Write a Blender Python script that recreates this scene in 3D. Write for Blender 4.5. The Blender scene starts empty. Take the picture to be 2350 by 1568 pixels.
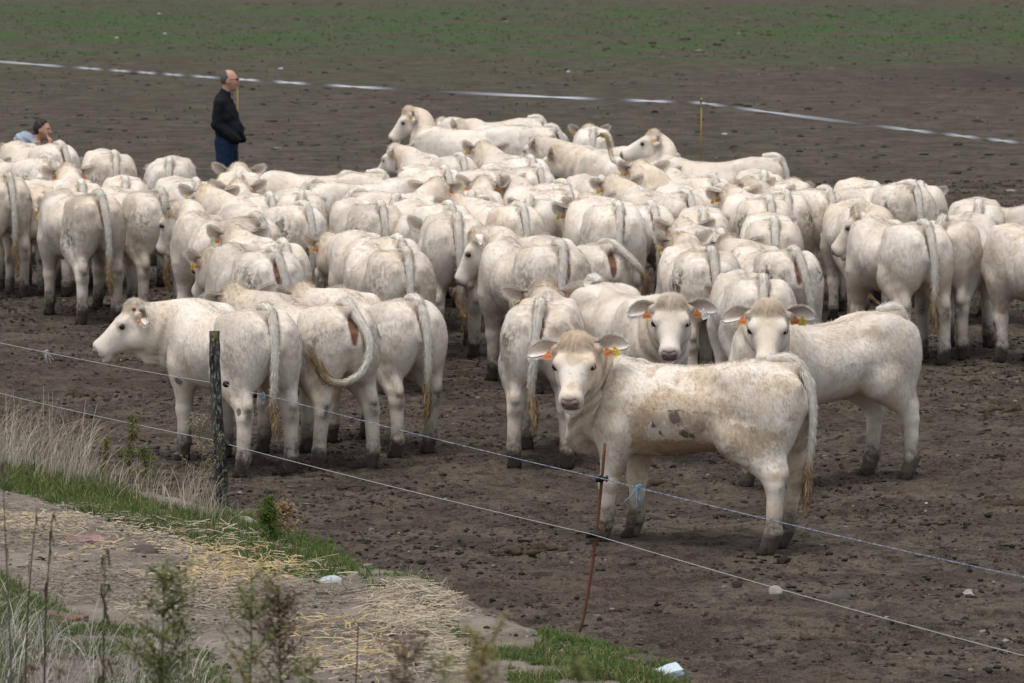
import bpy, bmesh, math, random
import numpy as np
from mathutils import Vector, Matrix

# ------------------------------------------------------------------ camera, sky, sun, exposure
SC = bpy.context.scene
COL = SC.collection
W, HP = 2350.0, 1568.0            # measuring grid of the photograph (2350 x 1568)
FPX, PITCH, CAMZ = 11000.0, math.atan(1059/11000), 4.0
cam_d = bpy.data.cameras.new('camera'); cam = bpy.data.objects.new('camera', cam_d); COL.objects.link(cam)
cam_d.sensor_width = 23.5; cam_d.lens = 110.0; cam_d.clip_start = 0.5; cam_d.clip_end = 3000
cam.location = (0, 0, CAMZ); cam.rotation_euler = (math.pi/2 - PITCH, 0, 0)
cam_d.dof.use_dof = True; cam_d.dof.focus_distance = 29.5; cam_d.dof.aperture_fstop = 6.0
SC.camera = cam

SUN_EL, SUN_AZ = math.radians(74), math.radians(215)
wld = bpy.data.worlds.new('World'); SC.world = wld; wld.use_nodes = True
wn = wld.node_tree; wn.nodes.clear()
sky = wn.nodes.new('ShaderNodeTexSky'); sky.sky_type = 'NISHITA'; sky.sun_disc = False
sky.sun_elevation = SUN_EL; sky.sun_rotation = SUN_AZ
sky.air_density = 1.0; sky.dust_density = 3.0; sky.ozone_density = 1.0
hs = wn.nodes.new('ShaderNodeHueSaturation'); hs.inputs['Saturation'].default_value = 0.40
bg = wn.nodes.new('ShaderNodeBackground'); bg.inputs['Strength'].default_value = 0.14
wo = wn.nodes.new('ShaderNodeOutputWorld')
wn.links.new(sky.outputs[0], hs.inputs['Color']); wn.links.new(hs.outputs[0], bg.inputs[0]); wn.links.new(bg.outputs[0], wo.inputs[0])
sl = bpy.data.lights.new('sun', 'SUN'); sl.energy = 1.1; sl.angle = math.radians(24); sl.color = (1, .95, .88)
so = bpy.data.objects.new('sun', sl); COL.objects.link(so)
sd = Vector((math.cos(SUN_EL)*math.sin(SUN_AZ), math.cos(SUN_EL)*math.cos(SUN_AZ), math.sin(SUN_EL)))
so.rotation_euler = sd.to_track_quat('Z', 'Y').to_euler(); so.location = (0, 0, 30)
SC.view_settings.view_transform = 'Standard'; SC.view_settings.look = 'None'
SC.view_settings.exposure = 0.42; SC.view_settings.gamma = 1.0
SC.cycles.max_bounces = 6; SC.cycles.diffuse_bounces = 3; SC.cycles.transparent_max_bounces = 4

rng = np.random.default_rng(11)
random.seed(4)

# ------------------------------------------------------------------ picture <-> place
_cp, _sp = math.cos(PITCH), math.sin(PITCH)
def ray(px, py):
    u = (px - W/2)/FPX; v = (HP/2 - py)/FPX
    return np.array([u, _cp + v*_sp, -_sp + v*_cp])
def at(px, py, z=0.0):
    d = ray(px, py); k = (z - CAMZ)/d[2]
    return np.array([d[0]*k, d[1]*k, z])
def pix(p):
    x, y, z = p[0], p[1], p[2]-CAMZ
    dep = y*_cp - z*_sp; up = y*_sp + z*_cp
    return np.array([W/2 + FPX*x/dep, HP/2 - FPX*up/dep])

# ------------------------------------------------------------------ small tools
def sm(x, a, b):
    t = np.clip((x-a)/(b-a), 0, 1); return t*t*(3-2*t)
def lin(r, g, b):
    f = lambda c: (c/255/12.92 if c/255 <= .04045 else ((c/255+.055)/1.055)**2.4)
    return (f(r), f(g), f(b), 1)
def hash2(ix, iy, seed):
    h = (ix.astype(np.int64)*374761393 + iy.astype(np.int64)*668265263 + seed*1442695041) & 0xffffffff
    h = ((h ^ (h >> 13))*1274126177) & 0xffffffff
    return ((h ^ (h >> 16)) & 0xffff)/65535.0
def vnoise(x, y, seed=0):
    ix, iy = np.floor(x), np.floor(y); fx, fy = x-ix, y-iy
    fx = fx*fx*(3-2*fx); fy = fy*fy*(3-2*fy)
    a, b = hash2(ix, iy, seed), hash2(ix+1, iy, seed); c, d = hash2(ix, iy+1, seed), hash2(ix+1, iy+1, seed)
    return (a*(1-fx)+b*fx)*(1-fy)+(c*(1-fx)+d*fx)*fy
def fbm(x, y, seed=0, n=4):
    s = 0; a = .5
    for i in range(n):
        s = s + a*vnoise(x*2**i, y*2**i, seed+i*17); a *= .5
    return s
def mesh_np(name, V, F=None, mat=None, smooth=True, tris=None, quads=None):
    """mesh from numpy arrays; quads (n,4) and tris (n,3)"""
    me = bpy.data.meshes.new(name)
    V = np.asarray(V, np.float32)
    parts = []; sizes = []
    for A in (quads, tris):
        if A is not None and len(A):
            A = np.asarray(A, np.int32); parts.append(A.ravel()); sizes.append(np.full(len(A), A.shape[1], np.int32))
    li = np.concatenate(parts); sz = np.concatenate(sizes)
    me.vertices.add(len(V)); me.vertices.foreach_set('co', V.ravel())
    me.loops.add(len(li)); me.loops.foreach_set('vertex_index', li)
    me.polygons.add(len(sz)); st = np.concatenate([[0], np.cumsum(sz)[:-1]]).astype(np.int32)
    me.polygons.foreach_set('loop_start', st); me.polygons.foreach_set('loop_total', sz)
    me.polygons.foreach_set('use_smooth', np.full(len(sz), smooth, bool))
    me.update(calc_edges=True)
    if mat is not None:
        for m in (mat if isinstance(mat, (list, tuple)) else [mat]): me.materials.append(m)
    return me
def vattr(me, name, C):
    C = np.asarray(C, np.float32)
    if C.shape[1] == 3: C = np.hstack([C, np.ones((len(C), 1), np.float32)])
    a = me.color_attributes.new(name, 'FLOAT_COLOR', 'POINT'); a.data.foreach_set('color', C.ravel())
def link(name, me, parent=None, loc=None):
    o = bpy.data.objects.new(name, me); COL.objects.link(o)
    if parent is not None: o.parent = parent
    if loc is not None: o.location = loc
    return o
def tag(o, label=None, cat=None, group=None, kind=None):
    if label: o['label'] = label
    if cat: o['category'] = cat
    if group: o['group'] = group
    if kind: o['kind'] = kind
    return o
def thing(name, label, cat, loc=(0, 0, 0), rz=0, group=None):
    o = bpy.data.objects.new(name, None); COL.objects.link(o); o.empty_display_size = .1
    o.location = loc; o.rotation_euler = (0, 0, rz)
    return tag(o, label, cat, group)
def catmull(P, n=8):
    P = np.asarray(P, float); Q = np.vstack([2*P[0]-P[1], P, 2*P[-1]-P[-2]]); out = []
    for i in range(1, len(Q)-2):
        t = np.linspace(0, 1, n, endpoint=False)[:, None]
        a, b, c, d = Q[i-1], Q[i], Q[i+1], Q[i+2]
        out.append(.5*((2*b)+(-a+c)*t+(2*a-5*b+4*c-d)*t**2+(-a+3*b-3*c+d)*t**3))
    out.append(Q[-2][None]); return np.vstack(out)
def tube(P, R, n=8, flat=1.0, cap=True):
    """tube along points P with radii R: verts, quads, tris"""
    P = np.asarray(P, float); R = np.broadcast_to(np.asarray(R, float), (len(P),))
    T = np.gradient(P, axis=0); T /= np.linalg.norm(T, axis=1)[:, None]+1e-9
    ref = np.array([0, 1, 0.]) if abs(T[0][1]) < .8 else np.array([1., 0, 0])
    V = []
    for p, t, r in zip(P, T, R):
        b = np.cross(t, ref); b /= np.linalg.norm(b)+1e-9; a = np.cross(b, t); ref = a
        th = np.linspace(0, 2*np.pi, n, endpoint=False)
        V.append(p + r*(np.cos(th)[:, None]*a + flat*np.sin(th)[:, None]*b))
    V = np.vstack(V); Q = []
    for i in range(len(P)-1):
        for j in range(n):
            Q.append((i*n+j, i*n+(j+1) % n, (i+1)*n+(j+1) % n, (i+1)*n+j))
    Tr = []
    if cap:
        V = np.vstack([V, P[0], P[-1]]); a, b = len(V)-2, len(V)-1; m = (len(P)-1)*n
        for j in range(n):
            Tr.append((a, (j+1) % n, j)); Tr.append((b, m+j, m+(j+1) % n))
    return V, np.array(Q), np.array(Tr).reshape(-1, 3)
class MB:
    """collects pieces into one mesh"""
    def __init__(s): s.V = []; s.Q = []; s.T = []; s.n = 0; s.C = []
    def add(s, V, Q=None, T=None, col=None):
        V = np.asarray(V, float)
        if Q is not None and len(Q): s.Q.append(np.asarray(Q)+s.n)
        if T is not None and len(T): s.T.append(np.asarray(T)+s.n)
        s.V.append(V); s.n += len(V)
        if col is not None: s.C.append(np.broadcast_to(np.asarray(col, float), (len(V), 3)))
        return s
    def tube(s, P, R, n=8, flat=1.0, col=None): return s.add(*tube(P, R, n, flat), col=col)
    def box(s, c, d, R=None, col=None):
        x = np.array([[i, j, k] for i in (-1, 1) for j in (-1, 1) for k in (-1, 1)], float)*np.asarray(d)/2
        if R is not None: x = x @ np.asarray(R).T
        return s.add(x+np.asarray(c), [(0, 1, 3, 2), (4, 6, 7, 5), (0, 4, 5, 1), (2, 3, 7, 6), (0, 2, 6, 4), (1, 5, 7, 3)], col=col)
    def mesh(s, name, mat, smooth=True):
        me = mesh_np(name, np.vstack(s.V), mat=mat, smooth=smooth,
                     quads=np.vstack(s.Q) if s.Q else None, tris=np.vstack(s.T) if s.T else None)
        if s.C: vattr(me, 'col', np.vstack(s.C))
        return me
    def obj(s, name, mat, parent=None, loc=None, smooth=True): return link(name, s.mesh(name, mat, smooth), parent, loc)
def ico(sub=2):
    bm = bmesh.new(); bmesh.ops.create_icosphere(bm, subdivisions=sub, radius=1)
    V = np.array([v.co[:] for v in bm.verts]); T = np.array([[v.index for v in f.verts] for f in bm.faces]); bm.free()
    return V, T
ICO1, ICO2, ICO3 = ico(1), ico(2), ico(3)
def blob(c, r, seed, amp=.25, freq=2.0, base=ICO2, flat_bottom=True):
    V, T = base; rs = np.random.default_rng(seed); k = rs.normal(size=(6, 3))*freq; ph = rs.uniform(0, 6.28, 6)
    d = 1+amp*np.sin(V@k.T+ph).sum(1)/2.4
    V = V*d[:, None]*np.asarray(r)
    if flat_bottom: V[:, 2] = np.where(V[:, 2] < 0, V[:, 2]*.4, V[:, 2])
    return V+np.asarray(c), T

# ------------------------------------------------------------------ materials
class NT:
    def __init__(s, name):
        s.m = bpy.data.materials.new(name); s.m.use_nodes = True; s.t = s.m.node_tree
        s.b = s.t.nodes['Principled BSDF']; s.out = s.t.nodes['Material Output']
    def n(s, typ, **kw):
        nd = s.t.nodes.new('ShaderNode'+typ)
        for k, v in kw.items():
            if hasattr(nd, k) and not k[0].isupper(): setattr(nd, k, v)
            else: s.set(nd, k, v)
        return nd
    def set(s, nd, k, v):
        i = nd.inputs[int(k[1:])] if (k[0] == 'i' and k[1:].isdigit()) else nd.inputs[k]
        if hasattr(v, 'is_output') or hasattr(v, 'links'): s.t.links.new(v, i)
        elif hasattr(v, 'outputs'): s.t.links.new(v.outputs[0], i)
        else: i.default_value = v
    def math(s, op, a, b=None, c=None, clamp=False):
        nd = s.t.nodes.new('ShaderNodeMath'); nd.operation = op; nd.use_clamp = clamp
        for k, v in (('i0', a), ('i1', b), ('i2', c)):
            if v is not None: s.set(nd, k, v)
        return nd.outputs[0]
    def mul(s, a, b): return s.math('MULTIPLY', a, b)
    def add(s, a, b): return s.math('ADD', a, b)
    def ramp(s, x, lo, hi):
        nd = s.t.nodes.new('ShaderNodeMapRange'); nd.interpolation_type = 'SMOOTHSTEP'
        s.set(nd, 'i0', x); nd.inputs[1].default_value = lo; nd.inputs[2].default_value = hi; return nd.outputs[0]
    def mix(s, f, a, b, mode='MIX'):
        nd = s.t.nodes.new('ShaderNodeMix'); nd.data_type = 'RGBA'; nd.blend_type = mode
        s.set(nd, 'i0', f); s.set(nd, 'i6', a); s.set(nd, 'i7', b); return nd.outputs[2]
    def noise(s, co, scale, detail=3, rough=.55, dist=0):
        nd = s.n('TexNoise'); s.set(nd, 'Vector', co); nd.inputs['Scale'].default_value = scale
        nd.inputs['Detail'].default_value = detail; nd.inputs['Roughness'].default_value = rough; nd.inputs['Distortion'].default_value = dist
        return nd.outputs[0]
    def mapping(s, co, scale=(1, 1, 1), loc=(0, 0, 0)):
        nd = s.n('Mapping'); s.set(nd, 'Vector', co); nd.inputs['Scale'].default_value = scale; nd.inputs['Location'].default_value = loc
        return nd.outputs[0]
    def attr(s, name):
        nd = s.n('Attribute'); nd.attribute_name = name
        sp = s.n('SeparateColor'); s.t.links.new(nd.outputs['Color'], sp.inputs[0]); return nd.outputs['Color'], sp.outputs
    def bump(s, h, strength, dist):
        nd = s.n('Bump'); nd.inputs['Strength'].default_value = strength; nd.inputs['Distance'].default_value = dist
        s.set(nd, 'Height', h); s.t.links.new(nd.outputs[0], s.b.inputs['Normal'])
    def fin(s, col, rough=.8, spec=.2, **kw):
        s.set(s.b, 'Base Color', col); s.set(s.b, 'Roughness', rough); s.set(s.b, 'Specular IOR Level', spec)
        for k, v in kw.items(): s.set(s.b, k.replace('_', ' '), v)
        return s.m
def simple(name, col, rough=.7, spec=.25, var=.25, scale=30, bump=.0, metallic=0):
    """a plain painted, plastic, cloth or skin surface with slight uneven colour"""
    t = NT(name); co = t.n('TexCoord').outputs['Object']
    n = t.noise(co, scale, 4)
    c = t.mix(n, tuple(x*(1-var) for x in col[:3])+(1,), tuple(min(1, x*(1+var)) for x in col[:3])+(1,))
    if bump: t.bump(n, bump, .01)
    return t.fin(c, rough, spec, Metallic=metallic)
def vcol_mat(name, rough=.8, spec=.15, trans=0.0, var=.2, scale=20):
    """colour per blade or stem from the mesh, with slight noise"""
    t = NT(name); c, _ = t.attr('col'); co = t.n('TexCoord').outputs['Object']
    n = t.noise(co, scale, 3); c2 = t.mix(1.0, c, t.mix(n, (1-var,)*3+(1,), (1+var,)*3+(1,)), 'MULTIPLY')
    m = t.fin(c2, rough, spec)
    if trans:
        tr = t.n('BsdfTranslucent'); t.set(tr, 'Color', c2); mx = t.n('MixShader'); mx.inputs[0].default_value = trans
        t.t.links.new(t.b.outputs[0], mx.inputs[1]); t.t.links.new(tr.outputs[0], mx.inputs[2]); t.t.links.new(mx.outputs[0], t.out.inputs[0])
    return m

# ------------------------------------------------------------------ implicit surfaces -> one continuous skin
def smin(a, b, k):
    h = np.clip(.5+.5*(b-a)/k, 0, 1); return b*(1-h)+a*h-k*h*(1-h)
def s_ell(P, c, r):
    q = (P-np.asarray(c))/np.asarray(r); k0 = np.linalg.norm(q, axis=1); k1 = np.linalg.norm(q/np.asarray(r), axis=1)+1e-9
    return k0*(k0-1)/k1
def s_cone(P, a, b, ra, rb, sc=(1, 1, 1)):
    sc = np.asarray(sc); a = np.asarray(a, float); b = np.asarray(b, float)
    pa = (P-a)/sc; ba = (b-a)/sc; h = np.clip(pa@ba/(ba@ba), 0, 1)
    return (np.linalg.norm(pa-h[:, None]*ba, axis=1)-(ra+(rb-ra)*h))*min(sc)
def curve1(xs, ys):
    X = np.linspace(xs[0], xs[-1], 240); P = catmull(np.stack([xs, ys], 1), 16); Y = np.interp(X, P[:, 0], P[:, 1])
    return X, Y
def s_loft(u, v, w, us, top, bot, hw, n=2.2):
    X, T = curve1(us, top); _, B = curve1(us, bot); _, Hh = curve1(us, hw)
    t = np.interp(u, X, T); b = np.interp(u, X, B); h = np.maximum(np.interp(u, X, Hh), .01)
    c = (t+b)/2; hh = np.maximum((t-b)/2, .01)
    r = ((np.abs(v)/h)**n+(np.abs(w-c)/hh)**n)**(1/n)
    return np.maximum(np.maximum((r-1)*np.minimum(h, hh), u-us[-1]), us[0]-u)
def surface_nets(f, lo, hi, h):
    lo = np.asarray(lo, float); n = np.ceil((np.asarray(hi)-lo)/h).astype(int)+1
    g = np.stack(np.meshgrid(*[lo[i]+h*np.arange(n[i]) for i in range(3)], indexing='ij'), -1)
    F = f(g.reshape(-1, 3)).reshape(n); S = F < 0
    off = np.array([[i, j, k] for i in (0, 1) for j in (0, 1) for k in (0, 1)])
    m = n-1
    cnt = sum(S[o[0]:o[0]+m[0], o[1]:o[1]+m[1], o[2]:o[2]+m[2]].astype(int) for o in off)
    A = np.argwhere((cnt > 0) & (cnt < 8)); idx = -np.ones(m, int); idx[tuple(A.T)] = np.arange(len(A))
    acc = np.zeros((len(A), 3)); c = np.zeros(len(A))
    for i in range(8):
        for j in range(i+1, 8):
            if np.abs(off[i]-off[j]).sum() != 1: continue
            a = F[tuple((A+off[i]).T)]; b = F[tuple((A+off[j]).T)]; k = (a < 0) != (b < 0)
            t = np.where(k, a/np.where(k, a-b, 1), 0)
            acc += np.where(k[:, None], off[i]+(off[j]-off[i])*t[:, None], 0); c += k
    V = lo+h*(A+acc/c[:, None]); Q = []
    for ax in range(3):
        b1, b2 = (ax+1) % 3, (ax+2) % 3
        s0 = [slice(None)]*3; s1 = [slice(None)]*3; s0[ax] = slice(0, -1); s1[ax] = slice(1, None)
        E = np.argwhere(S[tuple(s0)] != S[tuple(s1)])
        E = E[(E[:, b1] > 0) & (E[:, b2] > 0) & (E[:, b1] < m[b1]) & (E[:, b2] < m[b2])]
        ins = S[tuple(E.T)]
        def cell(d1, d2):
            e = E.copy(); e[:, b1] += d1; e[:, b2] += d2; return idx[tuple(e.T)]
        q = np.stack([cell(-1, -1), cell(0, -1), cell(0, 0), cell(-1, 0)], 1)
        q[~ins] = q[~ins][:, ::-1]; Q.append(q)
    Q = np.vstack(Q); Q = Q[(Q >= 0).all(1)]
    return V, Q
def relax(V, Q, it=2, lam=.5):
    E = np.vstack([Q[:, [0, 1]], Q[:, [1, 2]], Q[:, [2, 3]], Q[:, [3, 0]]])
    for _ in range(it):
        s = np.zeros_like(V); c = np.zeros(len(V))
        np.add.at(s, E[:, 0], V[E[:, 1]]); np.add.at(c, E[:, 0], 1)
        np.add.at(s, E[:, 1], V[E[:, 0]]); np.add.at(c, E[:, 1], 1)
        V = V+lam*(s/np.maximum(c, 1)[:, None]-V)
    return V
def vnormals(V, Q):
    nf = np.cross(V[Q[:, 2]]-V[Q[:, 0]], V[Q[:, 3]]-V[Q[:, 1]]); N = np.zeros_like(V)
    for k in range(Q.shape[1]):
        for a in range(3): N[:, a] += np.bincount(Q[:, k], nf[:, a], len(V))
    return N/(np.linalg.norm(N, axis=1)[:, None]+1e-12)
# ------------------------------------------------------------------ the calf
# local frame: nose towards +X, left side +Y, ground z = 0, tail head at TX, TZ
TX, TZ = -0.66, 1.125
NB = np.array([.40, 0, .89]); NP = np.array([.86, 0, 1.03])            # neck base, end of neck (back of skull)
ND = (NP-NB)/np.linalg.norm(NP-NB); NL = np.linalg.norm(NP-NB)
HA = math.radians(-42)                                                  # neutral face axis, below the horizontal
HU = np.array([math.cos(HA), 0, math.sin(HA)]); HN = np.array([-math.sin(HA), 0, math.cos(HA)])
HSU, HSY = .87, 1.09                                                     # short broad face
def hpt(u, v, n): return NP+HU*u*HSU+np.array([0, v*HSY, 0])+HN*n

def calf_sdf(P):
    P = P.copy(); y = P[:, 1]; Pa = P.copy(); Pa[:, 1] = np.abs(y)
    u, w = P[:, 0], P[:, 2]
    d = s_loft(u, y, w,
        [-.80, -.74, -.66, -.52, -.38, -.20, 0.0, .18, .34, .48, .60, .67],
        [.93, 1.00, 1.04, 1.065, 1.08, 1.055, 1.04, 1.045, 1.060, 1.03, .95, .82],
        [.82, .73, .68, .64, .60, .545, .515, .505, .515, .545, .61, .73],
        [.05, .13, .175, .210, .232, .252, .265, .252, .220, .190, .15, .05], 1.95)
    k = .07
    d = smin(d, s_cone(Pa, (-.42, 0, 1.050), (-.72, 0, 1.068), .034, .046), .05)          # sacrum and tail head
    d = smin(d, s_ell(Pa, (-.37, .165, .995), (.085, .05, .05)), .06)                     # hook bones
    d = smin(d, s_ell(Pa, (-.72, .090, .960), (.065, .048, .05)), .06)                    # pin bones
    d = smin(d, s_ell(Pa, (-.53, .135, .79), (.225, .122, .29)), .10)                     # thigh
    d = smin(d, s_ell(Pa, (-.68, .105, .79), (.09, .10, .21)), .06)                      # buttock
    d = smin(d, s_ell(Pa, (-.37, .165, .675), (.10, .08, .12)), .06)                       # stifle
    d = smin(d, s_cone(Pa, (-.45, .165, .66), (-.63, .155, .475), .138, .070, (1, .85, 1)), .05)
    d = smin(d, s_cone(Pa, (-.645, .155, .47), (-.660, .155, .405), .064, .058, (1.15, .88, 1)), .03)
    d = smin(d, s_cone(Pa, (-.715, .155, .475), (-.66, .155, .62), .024, .045), .04)       # achilles
    d = smin(d, s_cone(Pa, (-.662, .155, .40), (-.65, .155, .15), .051, .046), .03)
    d = smin(d, s_cone(Pa, (-.65, .155, .13), (-.615, .155, .045), .052, .047, (1.08, .95, 1)), .025)
    d = smin(d, s_ell(Pa, (.36, .150, .79), (.165, .085, .27)), .06)                      # shoulder
    d = smin(d, s_ell(Pa, (.50, .115, .73), (.10, .08, .12)), .06)                         # point of shoulder
    d = smin(d, s_cone(Pa, (.34, .155, .66), (.365, .15, .385), .130, .058, (1, .84, 1)), .05)
    d = smin(d, s_ell(Pa, (.374, .15, .36), (.063, .056, .072)), .025)                    # knee
    d = smin(d, s_cone(Pa, (.366, .15, .34), (.370, .15, .15), .048, .046), .025)
    d = smin(d, s_cone(Pa, (.372, .15, .13), (.40, .15, .045), .050, .046, (1.08, .95, 1)), .025)
    # neck
    t = (P-NB)@ND; nn = (P-NB)@np.array([-ND[2], 0, ND[0]])
    dn = s_loft(t, y, nn, [-.12, 0, .12, .26, .38, NL+.06],
                [.12, .155, .165, .155, .138, .08], [-.30, -.30, -.275, -.24, -.205, -.13], [.18, .165, .15, .135, .118, .085], 2.1)
    d = smin(d, dn, .09)
    d = smin(d, s_cone(P, (.58, 0, .555), (.62, 0, .80), .065, .10, (1, .6, 1)), .06)     # brisket
    d = smin(d, s_cone(P, (.64, 0, .68), (.87, 0, .87), .05, .035, (1, .42, 1.5)), .05)    # dewlap
    # head
    q = P-NP; hu = q@HU/HSU; hn = q@HN; y = y/HSY; H = np.stack([hu, y, hn], 1); Ha = np.stack([hu, np.abs(y), hn], 1)
    dh = s_loft(hu, y, hn, [-.09, -.04, .04, .12, .20, .28, .345, .395, .425],
                [.03, .075, .088, .086, .072, .056, .048, .042, .012],
                [-.09, -.135, -.165, -.168, -.148, -.118, -.10, -.094, -.050],
                [.055, .092, .109, .106, .086, .064, .060, .059, .036], 2.35)
    dh = smin(dh, s_ell(H, (-.015, 0, .078), (.075, .078, .05)), .04)                     # poll
    dh = smin(dh, s_ell(Ha, (.125, .083, .042), (.05, .035, .034)), .03)                  # brow
    dh = smin(dh, s_ell(Ha, (.10, .075, -.10), (.09, .042, .065)), .04)                   # cheek
    dh = smin(dh, s_ell(H, (.375, 0, -.035), (.055, .062, .062)), .03)                    # muzzle
    dh = smin(dh, s_ell(H, (.385, 0, -.098), (.045, .048, .030)), .02)                    # chin
    dh = smin(dh, s_ell(Ha, (-.005, .098, .028), (.035, .04, .03)), .03)                  # ear roots
    eye = s_ell(Ha, (.150, .104, .026), (.024, .020, .017)); dh = np.maximum(dh, -eye)
    nos = s_ell(Ha, (.418, .032, -.012), (.016, .011, .014)); dh = np.maximum(dh, -nos)
    mo = np.maximum(s_ell(H, (.40, 0, -.077), (.06, .08, .005)), -1); dh = np.maximum(dh, -mo)
    return smin(d, dh, .045)

def neck_t(V):
    t = ((V-NB)@ND)/NL
    hd = ((V-NP)@HU > -.02) & (V[:, 0] > .78)
    return np.where(hd, 1.0, np.clip((t-.02)/.98, 0, 1))

def calf_masks(V):
    """where the coat is cream, muddy, bare pink, stained, brown underneath or curly"""
    ay = np.abs(V[:, 1]); x, z = V[:, 0], V[:, 2]; q = V-NP; hu, hn = q@HU/HSU, q@HN; head = (hu > -.05) & (x > .78)
    t = neck_t(V)
    poll = np.where(head, sm(-hu, -.10, -.02)*sm(hn, .0, .06), 0)
    cream = np.clip(.6*sm(t, .15, .5)*(1-sm(hu, -.05, .22)) + .55*poll + .3*sm(-z, -.62, -.5)*sm(np.minimum(x+.3, .3-x), -.05, .1), 0, 1)
    g = lambda c, r: np.exp(-(((x-c[0])/r[0])**2+((ay-c[1])/r[1])**2+((z-c[2])/r[2])**2))
    mud = sm(-z, -.115, -.02)*.98+.30*sm(-z, -.34, -.08) + .55*sm(-z, -.52, -.12)*(1-head) + .62*g((-.73, .155, .43), (.045, .06, .09)) + .50*g((.435, .15, .36), (.035, .06, .08)) + .3*g((.3, .2, .53), (.1, .08, .1))
    mud = np.where(z > .62, 0, mud)
    pink = 1.2*g((-.76, 0, .95), (.10, .038, .13)) + .35*sm(-z, -.80, -.62)*sm(-x, .05, .3)*sm(-ay, -.10, -.04) + .25*sm(-z, -.53, -.47)*sm(-ay, -.2, -.1)
    nose = np.where(head, sm(hu, .395, .412)*sm(hn, -.066, -.058)*(1-sm(hn, .02, .035))*(1-sm(ay, .040, .052)), 0)
    lip = np.where(head & (hu > .34), np.exp(-((hn+.077)/.008)**2), 0)
    eyer = np.where(head, np.exp(-(((hu-.150)/.030)**2+((ay-.108)/.04)**2+((hn-.024)/.024)**2)), 0)
    stain = g((-.66, .15, .87), (.11, .10, .11)) + .5*g((-.55, .24, .78), (.2, .1, .2)) + .35*g((-.1, .27, .62), (.35, .1, .16))
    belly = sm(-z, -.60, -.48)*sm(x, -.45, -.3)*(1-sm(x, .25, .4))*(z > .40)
    return (np.stack([cream, np.clip(mud, 0, 1), np.clip(pink+.8*eyer, 0, 1)], 1),
            np.stack([np.clip(stain, 0, 1), belly, np.clip(nose, 0, 1)], 1), lip)

def fur(V, Q, N, n, ln, wd, seed, tip=.09):
    """hair laid over the skin: one pointed blade each, three vertices; returns verts, tris, host indices"""
    rs = np.random.default_rng(seed)
    tri = np.vstack([Q[:, [0, 1, 2]], Q[:, [0, 2, 3]]]) if Q.shape[1] == 4 else Q
    a = np.linalg.norm(np.cross(V[tri[:, 1]]-V[tri[:, 0]], V[tri[:, 2]]-V[tri[:, 0]]), axis=1)
    c = V[tri].mean(1); poll = np.exp(-(((c-hpt(0, 0, .08))/np.array([.12, .12, .10]))**2).sum(1))
    ridge = np.exp(-(c[:, 1]/.05)**2)*(c[:, 2] > 1.02)*(c[:, 0] < .5)
    head = ((c-NP)@HU > .02) & (c[:, 0] > .78); nose = (((c-NP)@HU/HSU > .375) | ((((c-NP)@HU/HSU-.150)/.042)**2+(((c-NP)@HN-.026)/.034)**2 < 1)) & head
    a = a*(1+2.5*poll+1.2*ridge)*np.where(nose, 0, 1)*np.where(c[:, 2] < .06, .2, 1)
    f = rs.choice(len(tri), n, p=a/a.sum()); b = rs.dirichlet((1, 1, 1), n)
    p = (V[tri[f]]*b[:, :, None]).sum(1); nr = N[tri[f]].mean(1); nr /= np.linalg.norm(nr, axis=1)[:, None]
    d = np.tile([-.55, 0, -.75], (n, 1)); d[:, 1] = .25*np.sign(p[:, 1])*(p[:, 2] > 1.0)
    leg = p[:, 2] < .5; d[leg] = (0, 0, -1)
    hd = head[f]; d[hd] = HU*.8-HN*.1; d[hd, 1] += 1.5*p[hd, 1]*4
    d += rs.normal(0, .28, (n, 3)); pl = poll[f]; d += rs.normal(0, .6, (n, 3))*pl[:, None]
    d -= nr*(d*nr).sum(1)[:, None]; d /= np.linalg.norm(d, axis=1)[:, None]+1e-9
    L = ln*rs.uniform(.6, 1.35, n)*np.where(hd, .5, 1)*(1+.8*pl)*np.where(leg, .5, 1)*(1+.25*ridge[f])
    lift = (tip+rs.uniform(-.07, .11, n)+.12*pl+.04*ridge[f])
    gd = rs.uniform(0, 1, n) < .035; lift = lift+gd*.38; L = L*(1+.35*gd)*np.where(gd & hd, .6, 1)
    s = np.cross(nr, d); w = wd*np.where(gd, .7, 1)*rs.uniform(.7, 1.3, n)*np.where(hd, .7, 1)
    r0 = p-nr*.002; V3 = np.stack([r0-s*w[:, None]/2, r0+s*w[:, None]/2, p+(d+nr*lift[:, None])*L[:, None]], 1)
    host = tri[f][np.arange(n), b.argmax(1)]
    return V3.reshape(-1, 3), np.arange(3*n).reshape(-1, 3)[:, ::-1], np.repeat(host, 3)

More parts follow.
